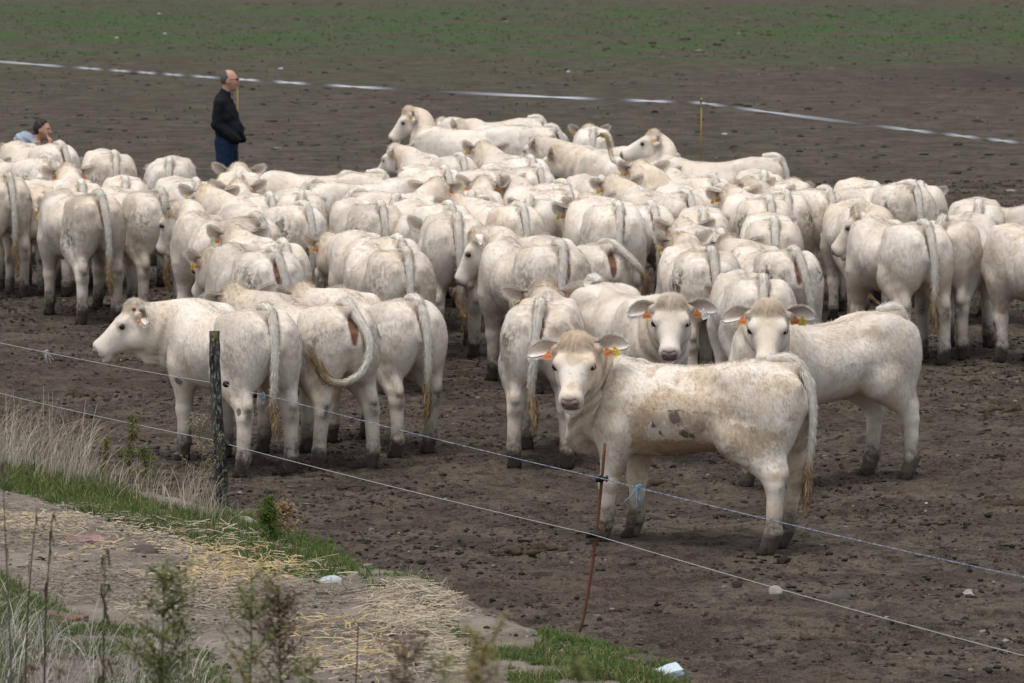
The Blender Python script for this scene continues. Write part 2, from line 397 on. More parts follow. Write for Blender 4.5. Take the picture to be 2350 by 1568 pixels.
def calf_template(h, nfur, ln, wd, seed):
    V, Q = surface_nets(calf_sdf, (-.92, -.36, -.03), (1.28, .36, 1.26), h)
    V = relax(V, Q, 2, .4); N = vnormals(V, Q)
    # slow unevenness of muscle and coat
    for k in range(3):
        f = 7*2**k; V = V+N*(.006/2**k*np.sin(f*V[:, 0]+1.3*k+2*np.sin(f*.7*V[:, 2]))*np.sin(f*.9*V[:, 2]+.7*k)*np.cos(f*.5*V[:, 1]))[:, None]*(V[:, 2] > .5)[:, None]*(V[:, 0] < .75)[:, None]
    ay = np.abs(V[:, 1]); gs = lambda c, r: np.exp(-(((V[:, 0]-c[0])/r[0])**2+((ay-c[1])/r[1])**2+((V[:, 2]-c[2])/r[2])**2))
    rel = -.026*gs((-.21, .20, .965), (.11, .09, .075))-.020*gs((.15, .24, .76), (.045, .14, .20))-.016*gs((-.27, .23, .64), (.06, .12, .09))+.014*gs((.31, .17, .90), (.05, .1, .13))
    rel = rel-.018*gs((.50, .13, .90), (.05, .08, .16))-.022*gs((-.74, 0, .86), (.09, .028, .16))+.010*gs((-.47, .24, .86), (.08, .1, .12))
    rel = rel+.003*np.sin(V[:, 0]*62-V[:, 2]*16)*gs((-.02, .25, .78), (.16, .12, .15))
    tn = neck_t(V); rel = rel+.007*np.sin(tn*34+V[:, 2]*9)*sm(tn, .15, .35)*(1-sm(tn, .75, .95))*sm(-V[:, 2], -1.08, -.9)
    V = V+N*rel[:, None]; N = vnormals(V, Q)
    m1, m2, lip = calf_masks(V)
    FV, FT, host = fur(V, Q, N, nfur, ln, wd, seed)
    return dict(V=V, Q=Q, FV=FV, FT=FT, host=host, m1=m1, m2=m2, lip=lip)

def rotm(yaw, pitch):
    cy, sy, cp, sp = math.cos(yaw), math.sin(yaw), math.cos(pitch), math.sin(pitch)
    return np.array([[cy, -sy, 0], [sy, cy, 0], [0, 0, 1]]) @ np.array([[cp, 0, -sp], [0, 1, 0], [sp, 0, cp]])
def neck_pose(nyaw, npitch, hyaw, hpitch, roll=0.0):
    """rotations and points along the neck; hyaw, hpitch are the face's own direction in the body frame"""
    Rn = Matrix(rotm(nyaw, npitch).tolist()).to_quaternion()
    cr, sr = math.cos(roll), math.sin(roll); Rr = np.array([[1, 0, 0], [0, cr, -sr], [0, sr, cr]])
    A = np.stack([HU, [0, 1, 0], HN], 1)
    Rh = Matrix((rotm(hyaw, hpitch) @ Rr @ A.T).tolist()).to_quaternion(); I = Matrix.Identity(3).to_quaternion()
    n = 25; R = []; p = [NB.copy()]
    for i in range(n):
        t = i/(n-1)
        q = I.slerp(Rn, min(1, t/.45)) if t < .45 else Rn.slerp(Rh, (t-.45)/.55*(1.0))
        R.append(np.array(q.to_matrix()))
    for i in range(n-1): p.append(p[-1]+(R[i]+R[i+1])/2@ND*NL/(n-1))
    return np.array(R), np.array(p)
def warp(V, pose, legs=None, nd=0):
    R, p = pose; t = neck_t(V); f = t*(len(R)-1); i = np.minimum(f.astype(int), len(R)-2); k = (f-i)
    p0 = NB+np.outer(t, ND*NL); d = V-p0
    A = np.einsum('nij,nj->ni', R[i], d); B = np.einsum('nij,nj->ni', R[i+1], d)
    out = (p[i]+A)*(1-k)[:, None]+(p[i+1]+B)*k[:, None]
    out = np.where((t > 0)[:, None], out, V)
    if legs:
        for (fr, sd, dx, dy) in legs:
            w = sm(-out[:, 2], -.66, -.12)*(np.sign(V[:, 1]) == sd)*((V[:, 0] > .05) if fr else (V[:, 0] < -.05))*(V[:, 0] < .75)
            w = w*(t < .9)*sm(np.abs(V[:, 1]), .0, .08)
            out[:, 0] += w*dx; out[:, 1] += w*dy
    return out

# ---- coat, horn, nose, eye, tag materials
def coat_mat(name, trans):
    t = NT(name); tc = t.n('TexCoord').outputs['Object']; oi = t.n('ObjectInfo')
    rv = t.n('CombineXYZ'); r = oi.outputs['Random']
    t.set(rv, 'i0', t.mul(r, 61.0)); t.set(rv, 'i1', t.mul(r, 23.0)); t.set(rv, 'i2', t.mul(r, 41.0))
    va = t.n('VectorMath', operation='ADD'); t.set(va, 'i0', tc); t.set(va, 'i1', rv.outputs[0]); co = va.outputs[0]
    oc = t.n('SeparateColor'); t.t.links.new(oi.outputs['Color'], oc.inputs[0]); OC, OS, OM = oc.outputs[0], oc.outputs[1], oc.outputs[2]
    _, m1 = t.attr('m1'); _, m2 = t.attr('m2')
    n1 = t.noise(co, 2.6, 4, .6, .6); n2 = t.noise(co, 7, 5, .65, .5); n3 = t.noise(co, 26, 4, .7); n4 = t.noise(co, 16, 3, .6)
    hair = t.noise(t.mapping(co, (70, 70, 17)), 1.0, 4, .65)
    white = (.84, .775, .69, 1); cream = (.77, .645, .495, 1); tan = (.62, .48, .32, 1)
    f = t.math('ADD', t.mul(t.ramp(n1, .42, .64), t.add(.26, OC)), t.mul(t.mul(m1[0], .60), t.add(.35, t.mul(n2, .9))), clamp=True)
    c = t.mix(f, white, cream)
    c = t.mix(t.mul(t.mul(t.mul(m1[0], m1[0]), t.ramp(n4, .42, .66)), .42), c, tan)
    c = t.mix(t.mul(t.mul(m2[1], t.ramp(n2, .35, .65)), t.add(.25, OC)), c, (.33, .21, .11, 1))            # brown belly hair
    c = t.mix(t.mul(t.mul(t.mul(OC, OC), t.ramp(n2, .51, .60)), .95), c, (.50, .355, .22, 1))                           # rubbed tan patches
    _, m3 = t.attr('m3'); ed = t.add(n3, t.mul(n2, .8))
    c = t.mix(t.mul(t.ramp(t.add(m3[0], t.mul(t.add(ed, -.9), 1.3)), .38, .60), t.add(.35, t.mul(n2, .9))), c, (.60, .47, .335, 1))
    c = t.mix(t.mul(t.ramp(t.add(m3[1], t.mul(t.add(ed, -.9), .8)), .40, .62), .85), c, (.085, .075, .062, 1))
    c = t.mix(t.mul(t.ramp(t.add(m3[2], t.mul(t.add(ed, -.9), 1.0)), .38, .62), .8), c, (.46, .32, .185, 1))
    st = t.mul(t.mul(t.ramp(n2, .36, .60), t.ramp(n3, .36, .58)), t.mul(m2[0], t.mul(OS, 2.1)))
    sp = t.mul(t.ramp(n4, .64, .69), t.mul(OM, .8))
    c = t.mix(t.math('MULTIPLY', t.math('MAXIMUM', st, sp), .85, clamp=True), c, (.10, .088, .072, 1))       # dung and dust
    c = t.mix(t.mul(t.mul(t.ramp(t.noise(co, 1.5, 5, .62, .8), .42, .62), .62), t.add(.30, OS)), c, (.50, .435, .365, 1))  # broad patchy beige-grey tint over the coat
    md = t.math('MULTIPLY', t.ramp(t.add(m1[1], t.add(t.mul(t.add(n3, -.5), .7), t.mul(t.add(n2, -.5), .9))), .50, .95), .92)
    c = t.mix(t.mul(t.ramp(t.add(m1[1], t.mul(t.add(n2, -.5), .8)), .12, .75), .62), c, (.30, .255, .21, 1))
    c = t.mix(md, c, (.062, .049, .039, 1))
    c = t.mix(t.ramp(t.mul(m1[2], t.add(.55, n3)), .38, .75), c, (.25, .125, .085, 1))                       # bare skin
    c = t.mix(m2[2], c, (.25, .175, .158, 1))
    c = t.mix(1.0, c, t.mix(hair, (.89, .875, .855, 1), (1.06, 1.06, 1.06, 1)), 'MULTIPLY')
    t.bump(t.add(hair, t.mul(n3, .6)), .35, .012)
    m = t.fin(c, .9, .12, Sheen_Weight=.05, Sheen_Roughness=.5)
    if trans:
        tr = t.n('BsdfTranslucent'); t.set(tr, 'Color', c); mx = t.n('MixShader'); mx.inputs[0].default_value = trans
        t.t.links.new(t.b.outputs[0], mx.inputs[1]); t.t.links.new(tr.outputs[0], mx.inputs[2]); t.t.links.new(mx.outputs[0], t.out.inputs[0])
    return m
M_COAT = coat_mat('calf_coat', 0); M_HAIR = coat_mat('calf_hair', .30)
M_EAR = None
def ear_mat():
    t = NT('ear_skin'); tc = t.n('TexCoord').outputs['Object']; _, m = t.attr('col'); n = t.noise(tc, 60, 3); n2 = t.noise(tc, 14, 3)
    c = t.mix(m[0], (.78, .73, .66, 1), t.mix(n2, (.56, .43, .35, 1), (.76, .64, .54, 1)))  # inner ear colour lightened to offset shadow in the cup
    c = t.mix(1.0, c, t.mix(n, (.8, .8, .8, 1), (1.1, 1.1, 1.1, 1)), 'MULTIPLY'); return t.fin(c, .85, .12)
M_EAR = ear_mat()
M_TAIL = vcol_mat('tail_hair', .85, .12, 0, .15, 40)
M_HOOF = simple('muddy_hoof', (.050, .039, .031), .9, .1, .5, 40, .4)
M_NOSE = simple('bare_nose', (.25, .175, .158), .38, .5, .25, 60, .15)
M_EYE = simple('wet_eye', (.012, .008, .007), .06, .6, .1)
M_LID = simple('eyelid', (.34, .22, .17), .6, .3, .3)
M_HORN = simple('horn_bud', (.20, .12, .07), .5, .4, .3)
M_TAGO = simple('orange_plastic', (.62, .215, .065), .5, .4, .12, 15)
M_TAGY = simple('yellow_plastic', (.66, .50, .03), .5, .4, .12, 15)
M_TAGP = simple('pale_plastic', (.74, .70, .42), .5, .4, .12, 15)
M_TAGW = simple('white_plastic', (.80, .80, .78), .5, .4, .08, 15)
M_INK = simple('black_ink', (.015, .015, .015), .6, .3, .1)

# ---- ear: a cupped leaf, pointing along +Y (left ear), opening towards +X
def ear_mesh():
    nu, nv = 16, 11; V = []; C = []
    us = np.linspace(0, 1, nu); hw = np.interp(us, [0, .12, .3, .5, .7, .85, .95, 1], [.024, .030, .043, .052, .052, .042, .026, .006])
    for side in (0, 1):
        for i, u in enumerate(us):
            for j in range(nv):
                v = -1+2*j/(nv-1); y = .205*u; cup = .038*(1-v*v)*np.interp(u, [0, .2, .6, 1], [1.2, 1.25, .9, .1])
                th = .007*(1-abs(v)**3)*(1-u**4)+.0008
                x = -cup-(th if side else 0)+.015*abs(v)**2; z = hw[i]*v-.055*u*u+.01*np.sin(3*u)
                V.append((x, y, z)); inn = (0 if side else 1)*(1-abs(v)**1.7)*sm(1-u, .02, .30)
                C.append((inn, 0, 0))
    Q = []
    for side in (0, 1):
        o = side*nu*nv
        for i in range(nu-1):
            for j in range(nv-1):
                q = (o+i*nv+j, o+(i+1)*nv+j, o+(i+1)*nv+j+1, o+i*nv+j+1); Q.append(q if not side else q[::-1])
    o = nu*nv
    for i in range(nu-1):
        Q.append((i*nv, o+i*nv, o+(i+1)*nv, (i+1)*nv)); Q.append((i*nv+nv-1, (i+1)*nv+nv-1, o+(i+1)*nv+nv-1, o+i*nv+nv-1))
    V = np.array(V); C = np.array(C); Q = np.array(Q)
    # fringe of hair round the rim and inside
    rs = np.random.default_rng(3); n = 900; b = []; bc = []
    for k in range(n):
        u = rs.uniform(.05, 1); v = rs.choice([-1, 1])*(rs.uniform(.86, 1) if k % 3 else rs.uniform(0, 1)); w = np.interp(u, us, hw)
        p = np.array([.013*abs(v)-.034*(1-v*v), .205*u, w*v-.055*u*u]); d = np.array([rs.normal(.15, .3), .5+rs.normal(0, .3), v*.8+rs.normal(0, .3)-.3])
        d /= np.linalg.norm(d); s = np.cross(d, rs.normal(size=3)); s /= np.linalg.norm(s); L = rs.uniform(.014, .034)
        b += [p-s*.0016, p+s*.0016, p+d*L]; bc += [(.12 if abs(v) > .8 else .3, 0, 0)]*3
    T = np.arange(3*n).reshape(-1, 3)+len(V)
    V = np.vstack([V, b]); C = np.vstack([C, bc])
    out = []
    for mir in (1, -1):
        Vm = V*np.array([1, mir, 1]); q, t = (Q, T) if mir == 1 else (Q[:, ::-1], T[:, ::-1])
        me = mesh_np('ear', Vm, quads=q, tris=t, mat=M_EAR); vattr(me, 'col', C); out.append(me)
    return out
EAR_L, EAR_R = ear_mesh()

def text_tris(s, size):
    cu = bpy.data.curves.new('figures', 'FONT'); cu.body = s; cu.size = size; cu.align_x = 'CENTER'; cu.align_y = 'CENTER'; cu.resolution_u = 2
    o = bpy.data.objects.new('figures', cu); COL.objects.link(o); bpy.context.view_layer.update()
    me = o.evaluated_get(bpy.context.evaluated_depsgraph_get()).to_mesh(); me.calc_loop_triangles()
    V = np.array([v.co[:] for v in me.vertices]).reshape(-1, 3); T = np.array([t.vertices[:] for t in me.loop_triangles]).reshape(-1, 3)
    o.to_mesh_clear(); bpy.data.objects.remove(o); bpy.data.curves.remove(cu); return V, T
_tags = {}
def tag_mesh(kind, txt, big=1.0):
    """ear tag plate in its own XY plane (x across, y up), button at the top, figures on the face"""
    key = (kind, txt, big)
    if key in _tags: return _tags[key]
    w, h = {'o': (.052, .036), 'y': (.042, .042), 'p': (.042, .042), 'w': (.050, .046)}[kind]
    out = [(-w/2, -h), (w/2, -h), (w/2, -.30*h), (.20*w, .02*h), (.13*w, .42*h), (-.13*w, .42*h), (-.20*w, .02*h), (-w/2, -.30*h)]
    n = len(out); z = .0012
    V = [(x*big, y*big, z) for x, y in out]+[(x*big, y*big, -z) for x, y in out]+[(0, -.4*h*big, z), (0, -.4*h*big, -z)]
    T = []
    for i in range(n):
        j = (i+1) % n; T += [(i, j, 2*n), (n+j, n+i, 2*n+1), (i, n+i, j), (j, n+i, n+j)]
    mats = {'o': M_TAGO, 'y': M_TAGY, 'p': M_TAGP, 'w': M_TAGW}[kind]
    V = np.array(V, float); T = np.array(T); mi = [0]*len(T)
    bv, bq, bt = tube([(0, .26*h*big, -.004), (0, .26*h*big, .005)], [.008*big]*2, 8)
    T = np.vstack([T, bt+len(V), bq[:, [0, 1, 2]]+len(V), bq[:, [0, 2, 3]]+len(V)]); V = np.vstack([V, bv]); mi += [0]*(len(T)-len(mi))
    for s, sz, yy in txt:
        tv, tt = text_tris(s, sz*big); tv = tv+np.array([0, yy*h*big, z+.0008]); T = np.vstack([T, tt+len(V)]); V = np.vstack([V, tv]); mi += [1]*len(tt)
    me = mesh_np('ear_tag', V, tris=T, mat=[mats, M_INK], smooth=False); me.polygons.foreach_set('material_index', np.array(mi, np.int32))
    _tags[key] = me; return me

def hoof_mesh():
    m = MB()
    for s in (-1, 1):
        prof = [(.0, .055, .040, .030), (.028, .050, .042, .029), (.058, .030, .036, .026), (.080, .015, .028, .022)]
        V = []; n = 10
        for z, cx, rx, ry in prof:
            th = np.linspace(0, 2*np.pi, n, endpoint=False); V += [(cx-.03+rx*1.25*np.cos(a), s*.030+ry*np.sin(a), z) for a in th]
        Q = [(i*n+j, i*n+(j+1) % n, (i+1)*n+(j+1) % n, (i+1)*n+j) for i in range(3) for j in range(n)]
        V += [(.025, s*.03, 0), (-.015, s*.03, .085)]; T = [(40, (j+1) % n, j) for j in range(n)]+[(41, 30+j, 30+(j+1) % n) for j in range(n)]
        m.add(V, Q, T)
    for s in (-1, 1):                                                 # dew claws
        V, T = blob((-.055, s*.028, .105), (.018, .014, .02), 3, .1, base=ICO1, flat_bottom=False); m.add(V, T=T)
    V, T = blob((0, 0, .05), (.05, .045, .05), 9, .2, base=ICO2, flat_bottom=False); m.add(V, T=T)
    return m.mesh('hoof', M_HOOF)
HOOF = hoof_mesh()
def nose_mesh():
    """bare nose pad, shaped as a cap over the end of the muzzle; x along the face, z towards the forehead"""
    def f(P):
        Pa = P.copy(); Pa[:, 1] = np.abs(Pa[:, 1])
        d = s_ell(Pa, (.390, 0, -.022), (.052, .044, .044)); d = smin(d, s_ell(Pa, (.405, .026, -.012), (.036, .023, .028)), .018)
        d = np.maximum(d, .400-P[:, 0]-.35*(P[:, 2]+.02)); d = np.maximum(d, -(P[:, 2]+.066))
        return np.maximum(d, -s_ell(Pa, (.441, .032, -.014), (.018, .010, .014)))
    V, Q = surface_nets(f, (.36, -.09, -.10), (.47, .09, .06), .0055); V = relax(V, Q, 2)
    return mesh_np('nose', V, quads=Q, mat=M_NOSE)
NOSE = nose_mesh()
def eye_mesh():
    m = MB(); V, T = ICO2; m.add(V*.0235, T=T); me = m.mesh('eye', M_EYE)
    return me
EYE = eye_mesh()
def lid_mesh():
    m = MB(); th = np.linspace(0, 2*np.pi, 15); P = np.stack([.019*np.cos(th), 0*th+.002, .0125*np.sin(th)], 1); m.tube(P, .0035, 6)
    th = np.linspace(.2, np.pi-.2, 9); P = np.stack([.021*np.cos(th), 0*th+.003, .014*np.sin(th)+.002], 1); m.tube(P, .0045, 6)
    return m.mesh('eyelid', M_LID)
LID = lid_mesh()
def horn_mesh():
    m = MB(); m.tube([(0, 0, 0), (0, .02, .006), (0, .036, .016)], [.017, .014, .006], 8); return m.mesh('horn_bud', M_HORN)
HORN = horn_mesh()

WHT, TANH, BRN = np.array([.74, .69, .61]), np.array([.40, .295, .175]), np.array([.20, .13, .068])
def tail_meshes(style, seed, dirt, near):
    """tail along a path that starts at the tail head; returns hairy tail and its switch"""
    rs = np.random.default_rng(seed); sd = style[1] if isinstance(style, tuple) else 0.0; kind = style[0] if isinstance(style, tuple) else style
    x0, z0 = TX+.02, 1.098
    if kind == 'down':
        P = [(x0+.10, 0, z0+.005), (x0-.03, .0, z0+.015), (x0-.105, sd*.15, z0-.040), (x0-.150, sd*.4, z0-.16), (x0-.166, sd*.75, z0-.33), (x0-.152, sd, z0-.50), (x0-.13, sd*1.05, z0-.64)]
        jx = rs.normal(0, .025, 2)
        sw = [(x0-.13, sd*1.05, z0-.58), (x0-.13, sd*1.0, z0-.66), (x0-.135+jx[0]*.4, sd*.95+jx[0], z0-.76), (x0-.13+jx[1]*.4, sd*.9+jx[1], z0-.86)]
    elif kind == 'curl':       # hangs, then swings up to the left
        P = [(x0+.10, 0, z0), (x0-.03, 0, z0+.02), (x0-.12, -.03, z0-.06), (x0-.185, -.085, z0-.20), (x0-.20, -.085, z0-.32), (x0-.20, -.03, z0-.43), (x0-.19, .08, z0-.49), (x0-.15, .16, z0-.49)]
        sw = [(x0-.16, .14, z0-.49), (x0-.12, .20, z0-.46), (x0-.10, .25, z0-.36), (x0-.08, .30, z0-.26)]
    elif kind == 'lift':       # held out to the right
        P = [(x0+.10, 0, z0), (x0-.05, -.03, z0+.02), (x0-.15, -.09, z0-.05), (x0-.21, -.16, z0-.14), (x0-.23, -.22, z0-.22)]
        sw = [(x0-.23, -.21, z0-.21), (x0-.235, -.24, z0-.26), (x0-.22, -.25, z0-.36), (x0-.20, -.25, z0-.48)]
    else:                      # flicked over the left flank, tip in the air
        P = [(x0+.10, 0, z0), (x0-.04, .05, z0), (x0-.02, .22, z0-.10), (x0+.16, .36, z0-.15), (x0+.38, .42, z0-.08), (x0+.46, .40, z0+.03)]
        sw = [(x0+.46, .40, z0+.02), (x0+.49, .39, z0+.10), (x0+.54, .38, z0+.16), (x0+.63, .36, z0+.17), (x0+.70, .35, z0+.14)]
    P = catmull(P, 8); n = len(P); tt = np.linspace(0, 1, n)
    R = np.interp(tt, [0, .12, .3, .6, .85, 1], [.027, .037, .034, .029, .023, .017])
    V, Q, T = tube(P, R, 10, .82); N = vnormals(V[:len(P)*10], Q)
    ring = np.clip(np.arange(len(V))//10, 0, n-1); tv = tt[ring]
    nz = rs.uniform(0, 1, len(V))
    base = WHT*(1-.35*dirt*np.clip(tv*1.6-.2, 0, 1)[:, None]*nz[:, None])
    C = base*(1-.8*sm(tv, .75, 1)[:, None])+TANH*.8*sm(tv, .75, 1)[:, None]
    m = MB(); m.add(V, Q, T, C)
    nh = 3200 if near else 700; wl = .0036 if near else .007
    k = rs.integers(0, len(N), nh); tg = np.gradient(P, axis=0); tg /= np.linalg.norm(tg, axis=1)[:, None]
    d = tg[k//10]*.9+N[k]*.22+rs.normal(0, .20, (nh, 3)); d /= np.linalg.norm(d, axis=1)[:, None]
    s = np.cross(N[k], d); s /= np.linalg.norm(s, axis=1)[:, None]+1e-9; p = V[k]+rs.normal(0, .004, (nh, 3)); L = rs.uniform(.015, .038, nh)
    hv = np.stack([p-s*wl/2, p+s*wl/2, p+d*L[:, None]], 1).reshape(-1, 3)
    m.add(hv, T=np.arange(3*nh).reshape(-1, 3), col=np.repeat(C[k]*rs.uniform(.85, 1.1, (nh, 1)), 3, 0))
    tail = m.mesh('tail', M_TAIL)
    S = catmull(sw, 8); ns = len(S); m = MB(); ts = np.linspace(0, 1, ns)
    fat = np.interp(ts, [0, .25, .6, 1], [.018, .036, .031, .006])
    m.tube(S, fat*.55, 8, col=BRN*.7+TANH*.3)
    nh = 420 if near else 130
    for _ in range(nh):
        i0 = rs.integers(0, int(ns*.75)); ln_ = rs.integers(4, 10); o = rs.normal(0, 1, 3); o /= np.linalg.norm(o)+1e-9; idx = np.clip(np.arange(i0, i0+ln_), 0, ns-1)
        pts = S[idx]+o*fat[idx][:, None]*rs.uniform(.4, 1.15)+np.cumsum(rs.normal(0, .004, (ln_, 3)), 0)
        if i0+ln_ > ns: pts = pts+np.outer(np.maximum(0, np.arange(i0, i0+ln_)-ns+1), (S[-1]-S[-3])/2*1.0)
        w = np.linspace(.006 if near else .010, .0008, ln_); sd_ = np.cross(o, S[min(i0+3, ns-1)]-S[i0]); sd_ /= np.linalg.norm(sd_)+1e-9
        vv = np.stack([pts-sd_*w[:, None]/2, pts+sd_*w[:, None]/2], 1).reshape(-1, 3)
        q = [(2*i, 2*i+1, 2*i+3, 2*i+2) for i in range(ln_-1)]
        f = rs.uniform(0, 1); m.add(vv, q, col=(BRN*f+TANH*(1-f))*rs.uniform(.8, 1.25))
    return tail, m.mesh('tail_switch', M_TAIL)

TPL = {}
TPL['near'] = calf_template(.0125, 62000, .024, .0042, 1)
TPL['far'] = calf_template(.019, 20000, .026, .0070, 2)
N_CALF = 0
FRONT = [(-.61, .155), (-.61, -.155), (.40, .15), (.40, -.15)]
def calf(T, phi, label, size=1.0, poll=None, face=None, hp=42, roll=0, tail=('down', 0), cream=.25, stain=.4, spots=.2, near=False, face_parts=False,
         tags='oy', legs=None, npitch=-8, nyaw=0, numbers=None, earl=(0, 0), earr=(0, 0), wide=1.0, tags_r='o', marks=None, eart=None, horns=False):
    """T: picture point of the tail head; phi: heading relative to the line of sight (90 = straight away from the lens);
    poll: picture point of the top of the head, solved for by bending the neck"""
    global N_CALF
    N_CALF += 1; rs = np.random.default_rng(1000+N_CALF)
    base = math.degrees(math.atan2(W/2-T[0], FPX))
    ph = math.radians(phi+base); p = at(T[0], T[1], TZ*size); c, s = math.cos(ph), math.sin(ph)
    root = thing('calf', label, 'calf', (p[0]-c*TX*size, p[1]-s*TX*size, 0), ph, 'white calves standing in the herd'); root.scale = (size, size*wide, size)
    hyaw = math.radians((face if face is not None else phi)-phi); hpr = -math.radians(hp); rl = math.radians(roll)
    top = np.array([NP+HN*.115-HU*.01])
    def proj(a, b):
        q = warp(top+0, neck_pose(a, b, hyaw, hpr, rl))[0]*size
        return pix([root.location[0]+c*q[0]-s*q[1]*wide, root.location[1]+s*q[0]+c*q[1]*wide, q[2]])
    a, b = math.radians(nyaw), math.radians(npitch)
    if poll is not None:
        a = np.clip(hyaw*.5, -.8, .8)
        best = None
        for aa in np.linspace(-1.5, 1.5, 31):
            for bb in np.linspace(-.85, .95, 19):
                e = np.linalg.norm(proj(aa, bb)-poll)+6*abs(aa-hyaw*.6)
                if best is None or e < best[0]: best = (e, aa, bb)
        a, b = best[1], best[2]
        if best[0] > 40: print('calf', N_CALF, 'poll misfit', round(best[0]), label)
    pose = neck_pose(a, b, hyaw, hpr, rl); R, pp = pose
    if legs is None: legs = [(0, 1, rs.uniform(-.07, .10), rs.uniform(-.02, .02)), (0, -1, rs.uniform(-.07, .10), rs.uniform(-.02, .02)), (1, 1, rs.uniform(-.08, .06), rs.uniform(-.015, .015)), (1, -1, rs.uniform(-.08, .06), rs.uniform(-.015, .015))]
    tp = TPL['near' if near else 'far']
    ra = rs.uniform(-1, 1, 6)
    def build(X):
        # every animal its own frame: belly, back, hips and flesh differ a little
        X = X.copy(); x, z = X[:, 0], X[:, 2]; tr = (x < .62)*sm(z, .42, .60)
        X[:, 2] += tr*(.020*ra[0]*np.exp(-((x+.05)/.35)**2)*(z > .8)-.024*ra[1]*np.exp(-((x+.05)/.3)**2)*(z < .8)+.014*ra[2]*np.exp(-((x-.3)/.2)**2)*(z > .9))
        X[:, 1] *= 1+tr*(.07*ra[3]*np.exp(-((x+.05)/.3)**2)+.05*ra[4]*np.exp(-((x+.5)/.2)**2)+.04*ra[5]); return X
    V = warp(build(tp['V']), pose, legs); FV = warp(build(tp['FV']), pose, legs)
    N = vnormals(V, tp['Q']); n0 = len(V)
    me = mesh_np('body', np.vstack([V, FV]), quads=tp['Q'], tris=tp['FT']+n0, mat=[M_COAT, M_HAIR])
    me.polygons.foreach_set('material_index', np.repeat([0, 1], [len(tp['Q']), len(tp['FT'])]).astype(np.int32))
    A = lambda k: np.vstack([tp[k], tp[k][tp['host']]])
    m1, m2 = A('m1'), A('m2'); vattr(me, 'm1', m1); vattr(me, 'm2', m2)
    V0 = np.vstack([tp['V'], tp['V'][tp['host']]]); m3 = np.zeros((len(V0), 3))
    for ch, side, x, z, rx, rz in (marks or ()):
        if side == 0: q = ((V0[:, 0]-x)/rx)**2+(V0[:, 1]/rz)**2; q = np.where(V0[:, 2] > .95, q, 99)
        elif abs(side) == 2: q = ((V0[:, 1]-x)/rx)**2+((V0[:, 2]-z)/rz)**2; q = np.where(V0[:, 0] < -.45, q, 99)
        else: q = ((V0[:, 0]-x)/rx)**2+((V0[:, 2]-z)/rz)**2; q = np.where(np.sign(V0[:, 1]) == side, q, 99)
        m3[:, ch] = np.maximum(m3[:, ch], np.exp(-q*.9))
    vattr(me, 'm3', m3)
    me.normals_split_custom_set_from_vertices(np.vstack([N, N[tp['host']]]).tolist())
    body = link('body', me, root); body.color = (float(np.clip(cream+rs.uniform(-.12, .18), 0, 1)), stain, spots, 1)
    for (fr, sdn, dx, dy) in legs:
        bx = .40 if fr else -.61; by = (.15 if fr else .155)*sdn
        h = link('hoof', HOOF, root, (bx+dx, by+dy, 0)); h.scale = (.84, .84, .84); h.rotation_euler = (0, 0, rs.uniform(-.15, .15))
    Rh = R[-1]; Hm = Matrix(np.vstack([np.hstack([Rh@np.stack([HU, [0, 1, 0], HN], 1), pp[-1][:, None]]), [[0, 0, 0, 1]]]).tolist())
    Hs = Hm @ Matrix.Diagonal((HSU, HSY, 1, 1))
    for sgn, me_, ex in ((1, EAR_L, earl), (-1, EAR_R, earr)):
        e = link('ear', me_, root)
        away = math.cos(math.radians((face if face is not None else phi)-90)); turn = eart if eart is not None else (185*sm(np.float64(away), .05, .6))
        # ear frame: +y outwards, +x forwards of the face
        up = -HA*.55
        L = Matrix.Translation((-.010, sgn*.095, .030)) @ Matrix.Rotation(-math.radians(50), 4, 'Y') @ Matrix.Rotation(sgn*math.radians(14+ex[0]+rs.uniform(-9, 9)), 4, 'Z') @ Matrix.Rotation(sgn*math.radians(4+ex[1]+rs.uniform(-8, 8)), 4, 'X') @ Matrix.Rotation(math.radians(turn+rs.uniform(-15, 15)), 4, 'Y')
        e.matrix_local = Hm @ L @ Matrix.Scale(.95 if near else .90, 4)
        tg = [] if tags is None else ((list(tags) if sgn == 1 else list(tags_r)))
        for i, kd in enumerate(tg):
            nm = (numbers or {}).get((sgn, kd))
            txt = tuple(nm) if nm else ((('27', .020, -.62),) if kd in 'yp' else (('7379', .015, -.66),))
            if not near and not nm: txt = ()
            g = link('ear_tag', tag_mesh(kd, txt, 1.15 if numbers else .95), e)
            yy = .070+.048*i; fl = turn > 90
            g.matrix_local = Matrix.Translation((.014, sgn*yy, (.036+.006*i) if fl else (-.040-.010*i))) @ Matrix.Rotation(math.radians(180 if fl else 0), 4, 'X') @ Matrix.Rotation(math.radians(90), 4, 'X') @ Matrix.Rotation(math.radians(90), 4, 'Y') @ Matrix.Rotation(sgn*math.radians(rs.uniform(-8, 12)), 4, 'Z')
    if face_parts or near:
        nz = link('nose', NOSE, root); nz.matrix_local = Hs
        for sgn in (1, -1):
            ey = link('eye', EYE, root); ey.matrix_local = Hs @ Matrix.Translation((.150, sgn*.0965, .030))
            ld = link('eyelid', LID, ey); ld.matrix_local = Matrix.Rotation(0 if sgn == 1 else math.pi, 4, 'X') @ Matrix.Translation((0, .010, .002))
    if horns:
        for sgn in (1, -1):
            hb = link('horn_bud', HORN, root); hb.matrix_local = Hm @ Matrix.Translation((-.005, sgn*.088, .070)) @ Matrix.Rotation(0 if sgn == 1 else math.pi, 4, 'Z')
    tl, sw = tail_meshes(tail, N_CALF, stain, near)
    t_o = link('tail', tl, root); link('tail_switch', sw, t_o)
    return root
